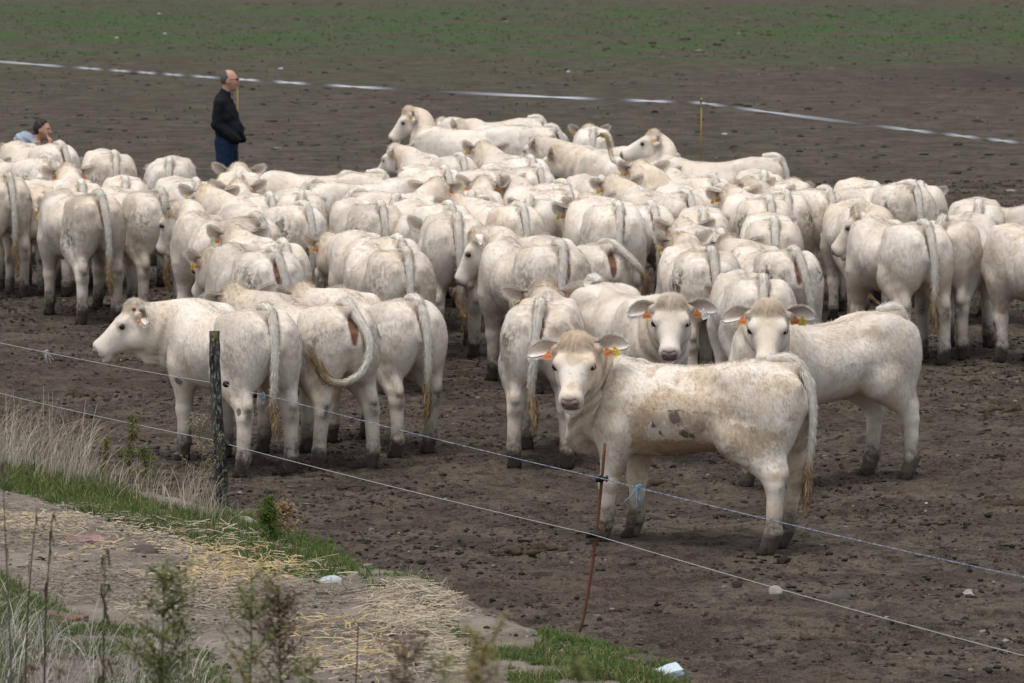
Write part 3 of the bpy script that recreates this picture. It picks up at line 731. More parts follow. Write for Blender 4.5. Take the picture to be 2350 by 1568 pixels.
# ------------------------------------------------------------------ lie of the land
EDGE = np.array([at(x, y)[:2] for x, y in ((-1500, 850), (-700, 960), (-200, 1040), (0, 1075), (250, 1120), (500, 1170), (640, 1215), (760, 1270), (870, 1318), (1030, 1365), (1110, 1400), (1190, 1448), (1330, 1480), (1460, 1505), (1530, 1530), (1600, 1572), (1900, 1760), (2500, 2300))])
def edge_dist(x, y):
    """signed distance to the foot of the bank, positive on the bank (towards the lens)"""
    best = np.full(np.shape(x), 1e9); sgn = np.ones(np.shape(x))
    for (ax, ay), (bx, by) in zip(EDGE[:-1], EDGE[1:]):
        dx, dy = bx-ax, by-ay; t = np.clip(((x-ax)*dx+(y-ay)*dy)/(dx*dx+dy*dy), 0, 1)
        ex, ey = x-ax-t*dx, y-ay-t*dy; d = np.hypot(ex, ey); s = np.where(dx*ey-dy*ex < 0, 1., -1.)
        k = d < best; best = np.where(k, d, best); sgn = np.where(k, s, sgn)
    return best*sgn
LIP = at(1120, 1400)[:2]
def height(x, y, fine=True):
    x = np.asarray(x, float); y = np.asarray(y, float)
    e = edge_dist(x, y)
    far = np.clip((y-62)/80, 0, 1)
    z = .06*(fbm(x*.5, y*.5, 3, 3)-.45)*sm(e, -30, -1.0)*0 + .012*(fbm(x*.9, y*.9, 5)-.47)
    lip = np.exp(-(((x-LIP[0])/.7)**2+((y-LIP[1])/1.0)**2))
    wob = .10*(fbm(x*1.6, y*1.6, 8)-.45)
    z = z+sm(e+wob, -.05, .42)*(.10+.13*lip) + .043*np.maximum(0, e-.3)
    if fine:
        c = fbm(x*5.5, y*5.5, 21, 3); k = np.clip(np.abs(e+.1)*3, .35, 1)
        fd = np.clip(1.7-np.maximum(y-36, 0)/22, .0, 1)
        z = z+(.040*np.clip(c-.46, 0, 1)*sm(-e, -.3, .1)+.020*(fbm(x*11, y*11, 31, 2)-.4)*k)*fd
        g = fbm(x*19, y*19, 35, 2); h = vnoise(x*34, y*34, 39)
        z = z+(.030*np.clip(g-.40, 0, 1)+.008*h*h)*fd*np.where(e > .3, .45, 1)*(.55+.9*sm(fbm(x*.8, y*.8, 43, 3), .35, .65))
        z = z+.05*sm(e, .2, .8)*(fbm(x*2.3, y*2.3, 41, 3)-.45)
        # hoof prints
        if np.ndim(x) == 1 and len(x) > 5000:
            k = np.where((y > 19) & (y < 62) & (np.abs(x) < 7.2) & (e < .2))[0]; a, b = x[k], y[k]; dz = np.zeros(len(k)); cs = .24
            ix, iy = np.floor(a/cs), np.floor(b/cs)
            for i in (-1, 0, 1):
                for j in (-1, 0, 1):
                    u, v = ix+i, iy+j; px = (u+.15+.7*hash2(u, v, 51))*cs; py = (v+.15+.7*hash2(u, v, 52))*cs; r = .045+.025*hash2(u, v, 53); on = hash2(u, v, 54) < .62
                    d = np.hypot(a-px, (b-py)*.8)/r; dz += on*(-.026*np.exp(-d**4)+.012*np.exp(-((d-1.35)/.3)**2))
            z[k] += dz*np.clip(1.5-np.maximum(b-36, 0)/30, .3, 1)
    return z
def hit(px, py):
    """where the line of sight of a picture point meets the land"""
    d = ray(px, py); z = 0.0
    for _ in range(25):
        k = (z-CAMZ)/d[2]; z2 = float(height(np.array([d[0]*k]), np.array([d[1]*k]), False)[0]); z = z+(z2-z)*.6
    k = (z-CAMZ)/d[2]; return np.array([d[0]*k, d[1]*k, float(height(np.array([d[0]*k]), np.array([d[1]*k]))[0])])

def ground_mat():
    t = NT('bare_soil'); co = t.n('TexCoord').outputs['Object']; _, z = t.attr('zone')
    nA = t.noise(co, .35, 4, .6); nB = t.noise(co, 1.7, 5, .62, .4); nC = t.noise(co, 8, 6, .68); nD = t.noise(co, 34, 4, .7); nE = t.noise(t.mapping(co, (1, 1, 1), (7, 3, 0)), 75, 3, .7)
    soil = t.mix(t.ramp(nB, .38, .62), (.068, .053, .041, 1), (.124, .100, .078, 1))
    soil = t.mix(t.mul(t.ramp(nA, .5, .66), .5), soil, (.078, .053, .042, 1))
    soil = t.mix(t.mul(t.ramp(nC, .49, .60), .62), soil, (.026, .020, .016, 1))
    soil = t.mix(t.mul(t.ramp(nD, .49, .60), .52), soil, (.022, .017, .014, 1))
    soil = t.mix(t.mul(t.ramp(nE, .58, .68), .55), soil, (.27, .235, .20, 1))
    # thin grass coming through far up the field
    gn = t.math('MULTIPLY', z[1], t.add(.25, t.mul(t.ramp(t.noise(co, .22, 6, .7), .42, .60), 1.0)))
    gf = t.math('MULTIPLY', gn, t.add(.35, t.mul(t.ramp(t.noise(t.mapping(co, (1, .35, 1)), 2.2, 4, .7), .38, .62), .8)), clamp=True)
    gcol = t.mix(t.ramp(nB, .3, .7), (.034, .076, .019, 1), (.062, .102, .034, 1))
    col = t.mix(gf, soil, gcol)
    col = t.mix(t.mul(z[2], .8), col, (.030, .022, .018, 1))
    # trodden path and straw litter on the bank
    path = t.mix(t.ramp(nB, .35, .66), (.165, .137, .112, 1), (.265, .228, .188, 1)); path = t.mix(t.mul(t.ramp(nC, .5, .68), .6), path, (.10, .078, .06, 1))
    path = t.mix(t.mul(t.ramp(nD, .55, .7), .4), path, (.30, .25, .19, 1))
    col = t.mix(z[0], col, path)
    t.bump(t.add(t.mul(nC, .7), t.add(t.mul(nD, .7), t.mul(nE, .25))), .9, .035)
    return t.fin(col, .95, .1)
def grid_patch(xs, ys):
    X, Y = np.meshgrid(xs, ys, indexing='ij'); nx, ny = X.shape; i = np.arange(nx*ny).reshape(nx, ny)
    return X.ravel(), Y.ravel(), np.stack([i[:-1, :-1], i[1:, :-1], i[1:, 1:], i[:-1, 1:]], -1).reshape(-1, 4)
def build_ground():
    # one sheet; rows and columns widen with distance from the paddock
    ys = np.concatenate([np.linspace(-40, 6, 8), np.linspace(6, 13, 60)[1:], np.arange(13.05, 20, .045), np.arange(20, 40, .019), np.arange(40, 64, .06), np.geomspace(64, 460, 70), [900]])
    xc = np.concatenate([-np.geomspace(7.0, 600, 26)[::-1], np.arange(-6.9, 6.95, 0.025), np.geomspace(7.0, 600, 26)])
    X, Y, Q = grid_patch(xc, ys); Z = height(X, Y)
    far = (np.abs(X) > 60) | (Y > 500) | (Y < 2); Z = np.where(far, height(X, Y, False)*0, Z)
    e = edge_dist(X, Y)
    Z = np.minimum(Z, 2.2)
    bank = sm(e+.25*(fbm(X*2, Y*2, 9)-.45), -.02, .25)
    Yk = Y; Y = Y*9/11
    # green: the upper field, a band of it strongest to the right
    g = .08*sm(Y, 48, 62)+.20*sm(Y, 64, 92)
    band = sm(Y, 80+np.clip(-X, -6, 10)*.4, 104)*(1-sm(Y, 114, 134))
    g = g+.9*band-.45*sm(X, 2, 7)*(sm(Y, 62, 70)*(1-sm(Y, 78, 88)))
    g = g*(1-sm(Y, 124, 136)*sm(X, -5, 2))
    damp = .75*np.exp(-((X-11)/3.0)**2-((Y-79)/4.5)**2)+sm(Y, 134, 138)*sm(X, 0, 3)+.35*sm(fbm(X*.25, Y*.12, 77, 3), .52, .7)*sm(Y, 40, 50)*(1-sm(Y, 62, 74))
    Y = Yk
    me = mesh_np('ground', np.stack([X, Y, Z], 1), quads=Q, mat=ground_mat())
    vattr(me, 'zone', np.stack([bank, np.clip(g, 0, 1), np.clip(damp, 0, 1)], 1))
    return tag(link('ground', me), kind='structure')
GROUND = build_ground()

# ------------------------------------------------------------------ blades: grass, straw, dry stalks, crumbs of soil
def blades(P, H, lean, wid, C, nseg=4, seed=0, droop=.5, tipw=.12):
    """curved flat blades from points P; lean (n,2) horizontal drift of the tip, C (n,3)"""
    rs = np.random.default_rng(seed); n = len(P); t = np.linspace(0, 1, nseg+1)
    ax = rs.uniform(0, 2*np.pi, n); s = np.stack([np.cos(ax), np.sin(ax), 0*ax], 1)
    k = np.hypot(lean[:, 0], lean[:, 1])
    V = np.empty((n, nseg+1, 2, 3))
    for i, a in enumerate(t):
        c = P+np.stack([lean[:, 0]*a**1.8, lean[:, 1]*a**1.8, H*a-droop*k*a**3], 1)
        w = wid*(1-(1-tipw)*a)
        V[:, i, 0] = c-s*w[:, None]/2; V[:, i, 1] = c+s*w[:, None]/2
    b = (np.arange(n)*(nseg+1)*2)[:, None, None]; i = np.arange(nseg)[None, :, None]*2
    Q = (b+i+np.array([0, 1, 3, 2])[None, None, :]).reshape(-1, 4)
    return V.reshape(-1, 3), Q, np.repeat(C, (nseg+1)*2, 0)
def scatter_px(poly, n, seed):
    """points on the land inside a picture-measured outline (converted to land positions first)"""
    rs = np.random.default_rng(seed); W2 = np.array([hit(x, y)[:2] for x, y in poly]); lo, hi = W2.min(0), W2.max(0); out = []
    while len(out) < n:
        q = lo+(hi-lo)*rs.uniform(0, 1, (4*n, 2)); ins = np.zeros(len(q), bool); j = len(W2)-1
        for i in range(len(W2)):
            a, b = W2[i], W2[j]
            c = ((a[1] > q[:, 1]) != (b[1] > q[:, 1])) & (q[:, 0] < (b[0]-a[0])*(q[:, 1]-a[1])/(b[1]-a[1]+1e-12)+a[0]); ins ^= c; j = i
        out += list(q[ins])
    out = np.array(out[:n]); return np.column_stack([out, height(out[:, 0], out[:, 1])-.006])
M_GRASS = vcol_mat('grass_blade', .7, .2, .3, .25, 6)
M_STRAW = vcol_mat('dry_straw', .75, .2, .1, .2, 9)
def shade(rs, n, a, b): f = rs.uniform(0, 1, (n, 1)); return (np.array(a)*(1-f)+np.array(b)*f)*rs.uniform(.75, 1.25, (n, 1))

def build_grass():
    rs = np.random.default_rng(5); m = MB()
    for k, (poly, n, h, gap) in enumerate([
        ([(-30, 1062), (60, 1068), (200, 1105), (330, 1150), (500, 1190), (560, 1200), (520, 1235), (330, 1222), (200, 1188), (80, 1140), (-30, 1120)], 16000, .095, .34),
        ([(380, 1175), (560, 1190), (680, 1225), (800, 1285), (820, 1330), (720, 1345), (600, 1300), (480, 1262), (300, 1205)], 15000, .085, .36),
        ([(1020, 1440), (1200, 1450), (1330, 1478), (1460, 1505), (1540, 1535), (1600, 1575), (1580, 1600), (1180, 1600), (1160, 1530), (1060, 1490)], 12000, .075, .36),
        ([(-40, 1300), (100, 1380), (250, 1440), (420, 1470), (520, 1530), (540, 1620), (-40, 1640)], 17000, .085, .37),
        ([(690, 1225), (800, 1262), (880, 1320), (840, 1335), (760, 1290)], 1500, .04, .45),
        ([(820, 1320), (1000, 1350), (1010, 1390), (850, 1370)], 900, .05, .5)]):
        P = scatter_px(poly, n, 50+k); d = fbm(P[:, 0]*2.4, P[:, 1]*2.4, 60+k, 3); P = P[d > gap]; n = len(P); H = rs.uniform(.35, 1.25, n)*h
        C = shade(rs, n, (.052, .095, .020), (.125, .185, .050)); dry = rs.uniform(0, 1, n) < .20; C[dry] = shade(rs, dry.sum(), (.25, .20, .10), (.36, .30, .16))
        H = H*(.45+1.1*fbm(P[:, 0]*3.1, P[:, 1]*3.1, 160+k, 2)); V, Q, cc = blades(P, H, rs.normal(0, .5, (n, 2))*H[:, None], rs.uniform(.003, .009, n), C, 3, k); m.add(V, Q, col=cc)
        # broad low leaves among the blades
        q = P[rs.integers(0, n, n//4)]; nl = len(q); H = rs.uniform(.01, .04, nl)
        V, Q, cc = blades(q, H, rs.normal(0, .03, (nl, 2)), rs.uniform(.012, .026, nl), shade(rs, nl, (.045, .12, .018), (.10, .20, .035)), 3, k+9, tipw=.5); m.add(V, Q, col=cc)
    tag(m.obj('grass', M_GRASS), kind='stuff', label='short green grass growing along the edge of the bank', cat='grass')
build_grass()
def build_straw():
    rs = np.random.default_rng(8); m = MB()
    YEL, PAL, GRY = ((.40, .285, .115), (.53, .41, .22)), ((.32, .26, .175), (.46, .39, .29)), ((.15, .125, .10), (.29, .25, .20))
    for k, (poly, n, pal, L) in enumerate([
        ([(480, 1260), (600, 1265), (700, 1300), (690, 1350), (560, 1365), (420, 1340), (430, 1290)], 800, YEL, .095),
        ([(480, 1330), (800, 1340), (1000, 1380), (1030, 1440), (1100, 1520), (1100, 1600), (700, 1600), (640, 1480), (480, 1410)], 1300, PAL, .095),
        ([(480, 1330), (800, 1340), (1000, 1360), (1060, 1440), (1100, 1520), (1100, 1600), (640, 1600), (560, 1480), (420, 1400)], 3300, GRY, .09),
        ([(820, 1340), (1010, 1345), (1060, 1420), (1000, 1470), (860, 1440)], 1200, PAL, .09),
        ([(640, 1400), (900, 1440), (960, 1520), (900, 1600), (640, 1480)], 360, YEL, .09),
        ([(-30, 1180), (320, 1200), (480, 1270), (520, 1330), (520, 1420), (300, 1420), (100, 1330), (-30, 1270)], 3000, PAL, .04),
        ([(-30, 1150), (320, 1190), (560, 1270), (620, 1400), (700, 1590), (420, 1500), (100, 1380), (-30, 1290)], 8000, GRY, .055),
        ([(-30, 1170), (330, 1195), (480, 1260), (460, 1330), (200, 1300), (-30, 1240)], 220, YEL, .085),
        ([(320, 1190), (640, 1240), (800, 1330), (700, 1340), (480, 1270)], 420, PAL, .11)]):
        P = scatter_px(poly, n*2, 80+k); P = P[fbm(P[:, 0]*1.7, P[:, 1]*1.3, 140+k, 3)+rs.uniform(-.12, .12, len(P)) > .45][:int(n*.72)]; n = len(P); a = rs.uniform(0, 2*np.pi, n); l = rs.uniform(.35, 1.4, n)*L
        P[:, 2] += rs.uniform(.008, .05, n)
        D = np.stack([np.cos(a)*l, np.sin(a)*l, rs.normal(0, .16, n)*l], 1); w = rs.uniform(.003, .0085, n); C = shade(rs, n, *pal)
        s = np.stack([-np.sin(a), np.cos(a), 0*a], 1)*w[:, None]/2; u = np.array([0, 0, 1])*w[:, None]*.45; kink = s*rs.uniform(-1.1, 1.1, (n, 1))+u*rs.uniform(0, 1.2, (n, 1)); M_ = P+D*rs.uniform(.35, .65, (n, 1))+kink
        V = np.stack([P-s, P+u, P+s, M_-s, M_+u, M_+s, P+D-s, P+D+u, P+D+s], 1).reshape(-1, 3); b = (9*np.arange(n))[:, None, None]
        Q = (b+np.array([[0, 1, 4, 3], [1, 2, 5, 4], [3, 4, 7, 6], [4, 5, 8, 7]])[None]).reshape(-1, 4); m.add(V, Q, col=np.repeat(C, 9, 0))
    tag(m.obj('straw', M_STRAW), kind='stuff', label='loose straw strewn over the trodden bank', cat='straw')
build_straw()
def build_dry():
    rs = np.random.default_rng(9); m = MB()
    for k, (poly, n, h, col, lx) in enumerate([
        ([(-40, 1040), (60, 1052), (190, 1082), (250, 1120), (150, 1120), (-40, 1085)], 700, .48, ((.34, .29, .22), (.52, .46, .37)), .5),
        ([(150, 1080), (300, 1115), (430, 1150), (480, 1180), (400, 1190), (200, 1140)], 260, .25, ((.32, .27, .20), (.48, .42, .33)), .6),
        ([(400, 1150), (500, 1170), (520, 1215), (440, 1210)], 110, .30, ((.36, .30, .22), (.55, .48, .38)), .5),
        ([(-60, 1440), (120, 1480), (300, 1560), (420, 1640), (-60, 1680)], 620, .36, ((.30, .27, .24), (.50, .46, .41)), .8),
        ([(300, 1500), (420, 1520), (500, 1640), (280, 1640)], 260, .34, ((.34, .30, .25), (.52, .47, .41)), .8),
        ([(860, 1345), (1020, 1350), (1070, 1400), (900, 1400)], 140, .09, ((.36, .30, .2), (.5, .42, .3)), .8),
        ([(480, 1170), (560, 1190), (560, 1215), (490, 1215)], 60, .13, ((.30, .25, .2), (.5, .44, .34)), .6)]):
        P = scatter_px(poly, n, 120+k); H = rs.uniform(.35, 1.25, n)*h
        L = rs.normal(0, lx*.55, (n, 2))*H[:, None]; L[:, 0] += .25*H
        V, Q, cc = blades(P, H, L, rs.uniform(.0025, .006, n), shade(rs, n, *col), 5, k+40, .55, .3); m.add(V, Q, col=cc)
    tag(m.obj('dry_grass', M_STRAW), kind='stuff', label='bleached dry grass and stalks on the bank', cat='dry grass')
build_dry()
def build_crumbs():
    """crumbs and clods of trampled soil, too many to count"""
    rs = np.random.default_rng(10); m = MB(); M = vcol_mat('soil_crumb', .95, .1, 0, .4, 60)
    n = 85000; y = 20+rs.power(1.25, n)*44; x = rs.uniform(-1, 1, n)*(y*.114); e = edge_dist(x, y); k = (e < -.05) | (rs.uniform(0, 1, n) < .35); x, y = x[k], y[k]
    dens = fbm(x*1.3, y*1.3, 91, 4); keep = dens+rs.uniform(-.16, .16, len(x)) > .46; x, y = x[keep], y[keep]; z = height(x, y); n = len(x)
    V0, T0 = ico(1); V0 = V0[:, None, :]
    r = (.005+.013*rs.power(.5, n))*np.where(rs.uniform(0, 1, n) < .96, 1, 2.0); k3 = rs.normal(0, 2.2, (n, 3)); ph = rs.uniform(0, 6.28, n)
    V = np.transpose(np.broadcast_to(V0, (len(V0), n, 3)), (1, 0, 2)).copy()
    V *= (1+.30*np.sin((V*k3[:, None, :]).sum(2)+ph[:, None])+.12*rs.normal(0, 1, V.shape[:2]))[:, :, None]
    V *= np.stack([r*rs.uniform(.8, 1.6, n), r*rs.uniform(.8, 1.6, n), r*rs.uniform(.5, .95, n)], 1)[:, None, :]
    V += np.stack([x, y, z+r*.15], 1)[:, None, :]
    C = np.array([.042, .033, .026])*rs.uniform(.5, 1.9, (n, 1)); pale = rs.uniform(0, 1, n) < np.where(edge_dist(x, y) > 0, .75, .03); C[pale] = np.array([.20, .175, .15])*rs.uniform(.6, 1.3, (pale.sum(), 1))
    T = (T0[None]+(np.arange(n)*len(V0))[:, None, None]).reshape(-1, 3); m.add(V.reshape(-1, 3), T=T, col=np.repeat(C, len(V0), 0))
    tag(m.obj('soil_crumbs', M, smooth=False), kind='stuff', label='crumbs and clods of trampled soil', cat='soil')
build_crumbs()

def build_far_tufts():
    """thin grass and dark clods on the field beyond the tape"""
    rs = np.random.default_rng(14); m = MB()
    n = 34000; y = 66+rs.power(1.5, n)*110; x = rs.uniform(-1, 1, n)*y*.115
    yk = y*9/11; band = sm(yk, 80+np.clip(-x, -6, 10)*.4, 104)*(1-sm(yk, 114, 134)); g = .10*sm(yk, 55, 75)+.55*band-.3*sm(x, 2, 7)*(1-sm(yk, 78, 88)); g = g*(1-sm(yk, 122, 134)*sm(x, -5, 2))
    k = fbm(x*.5, y*.35, 15, 4)+.25*rs.uniform(-1, 1, n)+g*.45 > .70; x, y = x[k], y[k]; P = np.column_stack([x, y, height(x, y, False)-.01]); n = len(P)
    V, Q, cc = blades(P, rs.uniform(.02, .07, n), rs.normal(0, .03, (n, 2)), rs.uniform(.02, .05, n), shade(rs, n, (.048, .068, .028), (.075, .100, .042)), 2, 16, tipw=.3); m.add(V, Q, col=cc)
    tag(m.obj('field_grass', M_GRASS), kind='stuff', label='thin short grass scattered over the far field', cat='grass')
    m = MB(); n = 5200; y = 46+rs.power(1.2, n)*110; x = rs.uniform(-1, 1, n)*y*.115; k = fbm(x*.3, y*.2, 17, 3)+rs.uniform(-.2, .2, n)-.10*sm(y, 70, 100) > .47; x, y = x[k], y[k]; z = height(x, y, False)
    for i in range(len(x)):
        r = (.018+.06*rs.power(.6))*(1 if rs.uniform() < .94 else 2.0); V, T = blob((x[i], y[i], z[i]), (r, r*rs.uniform(.7, 1.3), r*rs.uniform(.22, .5)), i, .3, 2.2, base=ICO1)
        u = rs.uniform(); c = np.array([.046, .036, .029])*rs.uniform(.7, 1.5) if u < .985 else np.array([.30, .27, .22])*rs.uniform(.6, 1.2)
        m.add(V, T=T, col=c)
    tag(m.obj('field_clods', vcol_mat('field_clod', .95, .1, 0, .4, 20)), kind='stuff', label='dark clods and dung scattered over the far field', cat='soil')
build_far_tufts()
# ------------------------------------------------------------------ the herd (measured on the photograph, set on the land)
D = lambda s=0: ('down', s)
# nearest calves
calf((1808, 818), 155, 'calf with brown stained flank standing side-on, staring out beside the rusty rod', 1.05, poll=(1378, 800), face=262, hp=45, roll=2, tail=('down', -.03), cream=.62, stain=.25, spots=.35, near=True,
     tags='oy', numbers={(1, 'o'): (('7379', .0175, -.60),), (1, 'y'): (('21', .030, -.52), ('1234', .007, .02)), (-1, 'o'): (('7373', .0175, -.60),)}, legs=[(0, 1, .0, .0), (0, -1, .06, .0), (1, 1, .05, 0), (1, -1, .0, 0)], earl=(4, 12), earr=(0, -6),
     marks=[(0, 1, -.10, .80, .34, .13), (0, 1, -.36, .72, .10, .10), (0, 1, -.55, .66, .16, .10), (0, 1, .18, .64, .05, .22), (1, 1, -.075, .745, .042, .045), (1, 1, -.115, .655, .030, .028), (1, 1, .065, .70, .018, .022), (1, 1, .03, .655, .02, .016), (1, 1, -.16, .645, .018, .014), (2, 1, -.05, .57, .30, .055), (2, 1, -.42, .47, .12, .07)])
calf((2048, 702), 221, 'calf with clean flank behind the stained one, forehead turned out, orange and yellow tags', 1.03, poll=(1767, 698), face=268, hp=46, tail=('down', .03), cream=.45, stain=.1, spots=.2, near=True,
     tags='oy', numbers={(1, 'o'): (('7350', .0175, -.60),), (1, 'y'): (('27', .028, -.52),), (-1, 'o'): (('7350', .0175, -.60),)}, legs=[(0, 1, -.05, 0), (0, -1, .02, 0), (1, 1, .0, 0), (1, -1, .03, 0)], earl=(2, 8), earr=(2, -6))
calf((1362, 636), 292, 'white calf facing the lens with a white 159 ear tag, shoulder behind the front calf', 1.04, poll=(1538, 690), face=266, hp=44, tail=D(), cream=.15, stain=.5, spots=.25, near=True,
     marks=[(1, 0, -.52, .0, .07, .09)], tags='ow', numbers={(1, 'o'): (('7356', .0175, -.60),), (1, 'w'): (('159', .028, -.50),), (-1, 'o'): (('7356', .0175, -.60),)}, earl=(0, 0), earr=(0, -4))
calf((1240, 690), 87, 'calf seen squarely from behind, ears spread above its rump, left of the rusty rod', 1.03, poll=(1246, 655), face=90, hp=38, tail=('down', .05), cream=.55, stain=.7, spots=.3, near=True, tags='op', numbers={(1, 'p'): (('37', .026, -.52),)}, legs=[(0, 1, .0, .02), (0, -1, .0, -.02), (1, 1, .04, 0), (1, -1, -.03, .0)])
calf((612, 702), 114, 'calf behind the mossy wooden post with its head in profile to the left', 1.03, poll=(243, 690), face=188, hp=36, tail=('down', .01), cream=.25, stain=.45, spots=.35, near=True, tags='o', horns=True, legs=[(0, 1, -.02, .02), (0, -1, .0, -.02), (1, 1, .0, .0), (1, -1, .03, -.02)], earl=(8, 0), earr=(20, -40),
     marks=[(1, 1, .28, .56, .03, .03), (1, 1, -.68, .44, .02, .03)])
calf((795, 692), 113, 'calf swishing a curled tail with a tan tuft, second from the wooden post', 1.03, poll=(532, 655), face=118, hp=34, tail='curl', cream=.3, stain=.55, spots=.4, near=True, horns=True, marks=[(1, -2, -.14, .86, .014, .03), (1, 2, .16, .42, .016, .05)], legs=[(0, 1, .02, .03), (0, -1, -.02, -.03), (1, 1, .05, 0), (1, -1, 0, 0)])
calf((952, 680), 116, 'clean white calf with long straight tail on the right of the swishing one', 1.0, poll=(692, 655), face=112, hp=36, tail=('down', -.04), cream=.12, stain=.35, spots=.25, near=True, tags='op', marks=[(1, 1, -.42, .72, .022, .03), (1, 1, -.60, .84, .05, .05)], legs=[(0, 1, -.05, .0), (0, -1, .07, .0), (1, 1, .0, 0), (1, -1, .06, 0)])
# centre
calf((1285, 556), 111, 'calf hanging its head left, bare pink patch right of its tail, mid herd', 1.06, poll=(1078, 532), face=172, hp=58, tail=('down', .06), cream=.35, stain=.6, spots=.5, near=True, face_parts=True, legs=[(0, 1, .0, 0), (0, -1, .0, 0), (1, 1, -.02, 0), (1, -1, .0, 0)])
calf((1391, 553), 116, 'calf lifting its thick tail aside over a bare pink rump, mid herd', 1.0, poll=(1180, 545), face=110, tail='lift', cream=.35, stain=.45, spots=.6, near=True, tags='', earl=(10, 10))
calf((1049, 494), 93, 'pale calf seen from behind standing clear on open soil at the left of the centre', 1.08, poll=(1010, 505), npitch=-20, tail=D(-.02), cream=.08, stain=.4, near=True, tags='')
calf((931, 571), 104, 'tan shaded calf with straight shaggy tail in the centre left, above the clean white one', 1.02, poll=(868, 590), tail=D(0), cream=.75, stain=.5, spots=.5, near=True, tags='')
calf((914, 541), 109, 'calf with both ears out and a tufted tail head, just behind the tan shaded calf', 1.0, poll=(753, 541), tail=D(-.03), cream=.4, stain=.3, spots=.3)
calf((628, 571), 106, 'calf showing a dark wet patch under its pushed aside tail, left of centre', 1.03, poll=(480, 575), face=118, tail=('down', -.10), cream=.12, stain=.9, spots=.4, near=True)
calf((650, 551), 105, 'calf with shaggy tail half hidden behind the one with the dark wet patch', 1.0, poll=(536, 526), tail=D(-.02), cream=.3, stain=.5, tags='op')
calf((1751, 633), 99, 'white calf with straight pale tail standing right behind the two that stare out', 1.0, poll=(1690, 655), tail=('down', .05), cream=.1, stain=.35, near=True, tags='')
calf((1633, 570), 100, 'calf with mottled grey rump and wide ears, between the 159 calf and the herd', 1.04, poll=(1552, 545), face=118, hp=52, tail=D(-.02), cream=.4, stain=1.0, spots=.8, near=True)
calf((1823, 568), 107, 'calf with grey dusted thighs and a long brown bare strip left of its tail', 1.02, poll=(1676, 545), face=90, tail=('down', -.10), cream=.25, stain=1.0, spots=.5, near=True)
calf((1654, 528), 102, 'calf with a tall shaggy hip seen between two heads, right of centre', 1.0, poll=(1563, 510), tail=D(), cream=.3, stain=.4)
calf((1614, 481), 91, 'calf whose rump hides its head between two spread ears, right of centre', 1.0, poll=(1608, 497), hp=30, tail=D(-.02), cream=.2, stain=.7, tags='op')
calf((1777, 500), 93, 'clean round rump with one brown ear showing on the left, right of centre', 1.0, poll=(1757, 505), face=120, tail=D(-.01), cream=.3, stain=.2, tags='y')
calf((1418, 465), 102, 'tall calf with a straight thin tail and pink strip beside it, centre of the herd', 1.06, poll=(1324, 465), face=115, tail=('down', .03), cream=.15, stain=.35, spots=.3)
calf((1494, 464), 109, 'calf with a creamy rump just right of the tall thin tailed one', 1.0, poll=(1345, 451), tail=D(-.03), cream=.45, stain=.2)
calf((1195, 467), 109, 'calf with a woolly tail and a rosy rump in the centre', 1.0, poll=(1048, 454), tail=D(-.02), cream=.45, stain=.3)
calf((1216, 453), 80, 'smooth white rump peeking out behind the woolly tailed calf', 1.0, poll=(1235, 462), tail=D(), cream=.1, stain=.2, tags='')
calf((1030, 464), 107, 'calf with a smooth white rump and a brown ear seen in profile at its left', 1.04, poll=(938, 478), face=150, tail=D(-.04), cream=.06, stain=.25, tags='o')
calf((873, 464), 104, 'white calf with a round grey smudged thigh, left of the smooth white rump', 1.0, poll=(790, 482), tail=D(-.02), cream=.06, stain=.9, tags='')
calf((909, 448), 78, 'calf with a cream nape seen between two round rumps, heading away', .98, poll=(1005, 413), tail=('down', .04), cream=.25, stain=.4, tags='y')
calf((1083, 440), 85, 'short backed calf with spread ears and two bright tags in the middle of the pack', .98, poll=(1107, 407), tail=D(), cream=.4, stain=.5)
calf((1300, 431), 112, 'calf with a cream neck and ridged back in the middle, tail hidden', 1.0, poll=(1148, 401), face=150, tail=D(), cream=.4, stain=.3, tags='')
calf((1292, 414), 128, 'calf with a fuzzy back line behind the ridged one', 1.0, poll=(1172, 425), npitch=-15, tail=D(), cream=.2, stain=.3, tags='')
# back rows, middle
calf((1142, 385), 140, 'calf with its tail turned aside showing a rosy rump, back middle', 1.0, poll=(1010, 398), npitch=-15, tail=('down', -.1), cream=.08, stain=.3, tags='')
calf((1021, 383), 105, 'small looking white rump with a brown patch, behind two cream napes', 1.0, poll=(975, 398), tail=('down', -.06), cream=.08, stain=.35, tags='')
calf((1056, 353), 114, 'calf with a cream neck and a big left ear, left end of the back rows', 1.0, poll=(898, 335), face=150, tail=D(), cream=.3, stain=.3)
calf((1218, 358), 107, 'calf with head up and left ear out in the left half of the back rows', 1.0, poll=(1107, 329), face=110, tail=D(), cream=.3, stain=.25)
calf((1232, 379), 113, 'calf with a speckled rump tucked below the head up one', .98, poll=(1140, 392), tail=D(-.03), cream=.2, stain=.6, tags='')
calf((1200, 284), 165, 'calf at the very back with its face in profile to the left', 1.03, poll=(934, 249), face=188, hp=46, tail=('down', 0), cream=.35, stain=.15, face_parts=True)
calf((1233, 266), 158, 'calf farthest back, its tufted rump rising beyond the one in profile', 1.0, poll=(1060, 275), npitch=-10, tail=D(), cream=.2, stain=.2, tags='')
calf((1268, 287), 134, 'calf with its face dropped and a brown patch under the tail, back row', 1.03, poll=(1048, 286), face=150, hp=62, tail=('down', -.09), cream=.2, stain=.3)
calf((1361, 294), 90, 'small calf seen from behind with two ears up, alone in the back row', .97, poll=(1350, 288), tail=D(.01), cream=.3, stain=.15)
calf((1541, 345), 136, 'calf flicking its brown tail tip up over its own back, right of the back row', 1.04, poll=(1268, 342), face=150, tail='flick', cream=.5, stain=.9, spots=.3)
